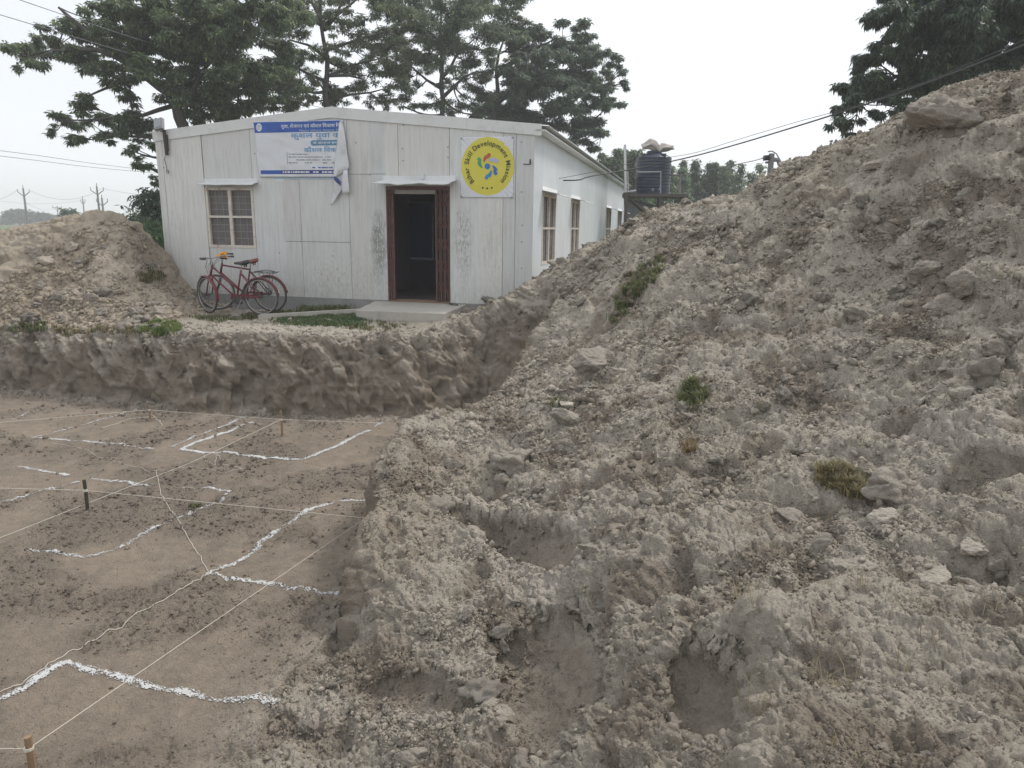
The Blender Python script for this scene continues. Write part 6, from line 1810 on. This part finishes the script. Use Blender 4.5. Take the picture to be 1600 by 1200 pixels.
string('tangled loose thread lying near the bright lime outline', [fl3(318, 711), fl3(322, 722), fl3(335, 728), fl3(340, 712), fl3(350, 728), fl3(380, 735), fl3(352, 738), fl3(300, 733), fl3(240, 742), fl3(180, 722), fl3(120, 700), fl3(80, 695)], .0022, True)
string('short loose thread hanging from the small peg near the far bank', [fl3(235, 650), fl3(248, 658), fl3(255, 668), fl3(243, 655), fl3(205, 655), fl3(160, 670)], .0030, True)

# ------------------------------------------------------------------ grass and weeds
M_GRASS = leaf_mat('grass_blade', None, None)
def grass(label, poly, n, h, col, seed, lean=.5, dry=.15, name='grass', kind='stuff', cat='grass', wid=.006, clump=.5):
    r = np.random.RandomState(seed)
    P = np.array(poly, float); x0, y0 = P.min(0); x1, y1 = P.max(0)
    pts = []; tries = 0
    seeds_ = []
    while len(seeds_) < max(6, n // 25) and tries < 9000:
        tries += 1; q = np.array([r.uniform(x0, x1), r.uniform(y0, y1)])
        if poly_in(P, np.array([q[0]]), np.array([q[1]]))[0]: seeds_.append(q)
    ids = [land(q[0], q[1]) for q in seeds_]
    B = TR['V'][r.choice(ids, n)]; 
    sc = np.median(TR['dep'][ids]) / F
    off = r.normal(0, 1, (n, 2)) * sc * 6 * clump
    B = B + np.concatenate([off, np.zeros((n, 1))], 1); 
    L = h * r.uniform(.5, 1.3, n); a = r.uniform(0, 6.283, n); ln_ = r.uniform(.1, lean, n)
    d = np.stack([np.cos(a), np.sin(a), np.zeros(n)], 1); sd = np.stack([-np.sin(a), np.cos(a), np.zeros(n)], 1)
    up = np.array([0, 0, 1.0])
    m1 = B + up * (L * .55)[:, None] + d * (L * ln_ * .4)[:, None]; t1 = B + up * (L * .85)[:, None] + d * (L * ln_ * 1.2)[:, None]
    w = wid * r.uniform(.6, 1.4, n)[:, None] * max(1, sc * 160)
    B = B - up * .02
    V = np.stack([B - sd * w * .5, B + sd * w * .5, m1 + sd * w * .45, m1 - sd * w * .45, t1 + sd * w * .08, t1 - sd * w * .08], 1).reshape(-1, 3)
    k = np.arange(n) * 6; Q = np.concatenate([np.stack([k, k + 1, k + 2, k + 3], 1), np.stack([k + 3, k + 2, k + 4, k + 5], 1)])
    c = np.array(col)[None] * r.uniform(.6, 1.5, (n, 1)); c = np.where((r.rand(n) < dry)[:, None], np.array([.30, .25, .14]) * r.uniform(.7, 1.2, (n, 1)), c)
    o = np_mesh(name, V, Q, M_GRASS, None, False, np.repeat(c, 6, 0)); tag(o, label, cat, None, kind)
grass('dark green strip of grass turned up on the middle of the right heap', [(952, 500), (958, 470), (985, 425), (1010, 403), (1040, 402), (1030, 425), (1005, 450), (985, 470), (965, 500)], 2600, .065, (.13, .17, .07), 1, 1.6, .35)
grass('dark green tuft of grass below the middle of the right heap', [(1060, 600), (1082, 594), (1098, 612), (1092, 636), (1070, 640), (1058, 620)], 1100, .08, (.12, .16, .06), 2, 1.4, .3)
grass('dry yellowish tuft beside the big rounded grey clod', [(1272, 722), (1320, 722), (1352, 745), (1350, 778), (1310, 768), (1275, 750)], 1500, .05, (.22, .20, .10), 3, 1.6, .5)
grass('bright green turf edge hanging over the pit rim at the left', [(222, 500), (275, 497), (280, 512), (250, 520), (225, 514)], 3400, .07, (.14, .20, .05), 4, .6, .1)
grass('sparse green grass along the pit rim at the far left', [(20, 501), (70, 500), (68, 514), (24, 514)], 1300, .07, (.08, .12, .045), 5, .6, .3)
grass('dull brownish grass along the pit rim between two green patches', [(80, 506), (220, 500), (218, 518), (90, 520)], 1500, .06, (.12, .12, .06), 6, .6, .5)
grass('green lawn between the entrance slab and the pit rim', [(418, 492), (470, 484), (560, 486), (572, 496), (560, 505), (440, 503)], 9000, .05, (.075, .125, .045), 7, .6, .12, clump=.9)
grass('sparse grass under and around the bicycles', [(300, 492), (360, 490), (470, 478), (520, 474), (540, 484), (420, 492), (330, 500)], 3600, .06, (.09, .125, .045), 8, .6, .3, clump=.9)
grass('mossy weeds growing along the grey plinth right of the bicycles', [(470, 474), (530, 472), (545, 482), (470, 486)], 2600, .12, (.11, .15, .04), 9, .6, .25, clump=.8)
grass('weedy plant growing at the wall left of the doorway', [(556, 474), (590, 472), (592, 476), (560, 478)], 900, .26, (.08, .12, .045), 10, .7, .3, clump=.7)
grass('small weeds at the foot of the wall right of the doorway', [(704, 474), (716, 474), (716, 478), (704, 478)], 200, .10, (.06, .09, .04), 11, .6, .2)
grass('olive tuft on the right flank of the left heap', [(232, 420), (258, 424), (262, 434), (238, 434)], 700, .09, (.10, .11, .05), 12, .8, .4)
grass('second olive tuft lower on the right flank of the left heap', [(222, 426), (238, 432), (240, 440), (226, 438)], 500, .08, (.12, .12, .06), 13, .8, .4)
grass('reddish dry tuft in the middle of the right heap', [(1062, 686), (1085, 684), (1090, 702), (1068, 704)], 320, .04, (.20, .13, .07), 14, .9, .6)
grass('thin grass behind the flat wedge shaped block', [(862, 628), (876, 618), (884, 630), (870, 636)], 300, .07, (.10, .12, .05), 15, .7, .4)
grass('small green sprout on the pit floor near the loose cord', [(296, 786), (316, 784), (318, 796), (298, 798)], 160, .03, (.09, .13, .04), 16, .8, .3)
grass('dry roots and straw sticking out of the slope of the right heap', [(760, 520), (1590, 420), (1590, 1180), (1180, 1180), (900, 900), (760, 700)], 900, .075, (.30, .26, .18), 18, 1.6, .5, name='straw', cat='straw', wid=.0022, clump=2.0)
grass('green weeds along the broken rim by the entrance slab', [(560, 500), (600, 498), (640, 503), (600, 512), (540, 510)], 700, .05, (.08, .11, .045), 19, .7, .4)

# ------------------------------------------------------------------ haze
hm = bpy.data.materials.new('haze_air'); hm.use_nodes = True
hn = hm.node_tree; hn.nodes.clear()
ho = hn.nodes.new('ShaderNodeOutputMaterial'); hv = hn.nodes.new('ShaderNodeVolumePrincipled')
hv.inputs['Color'].default_value = (.97, .98, 1.0, 1); hv.inputs['Density'].default_value = .0017; hv.inputs['Anisotropy'].default_value = .0
hn.links.new(hv.outputs[0], ho.inputs['Volume'])
mb = MB(); mb.box((-980, -980, -3.5), (980, 980, 24)); hz_ = mb.build('haze', hm, None); tag(hz_, kind='stuff')
hz_.display_type = 'WIRE'
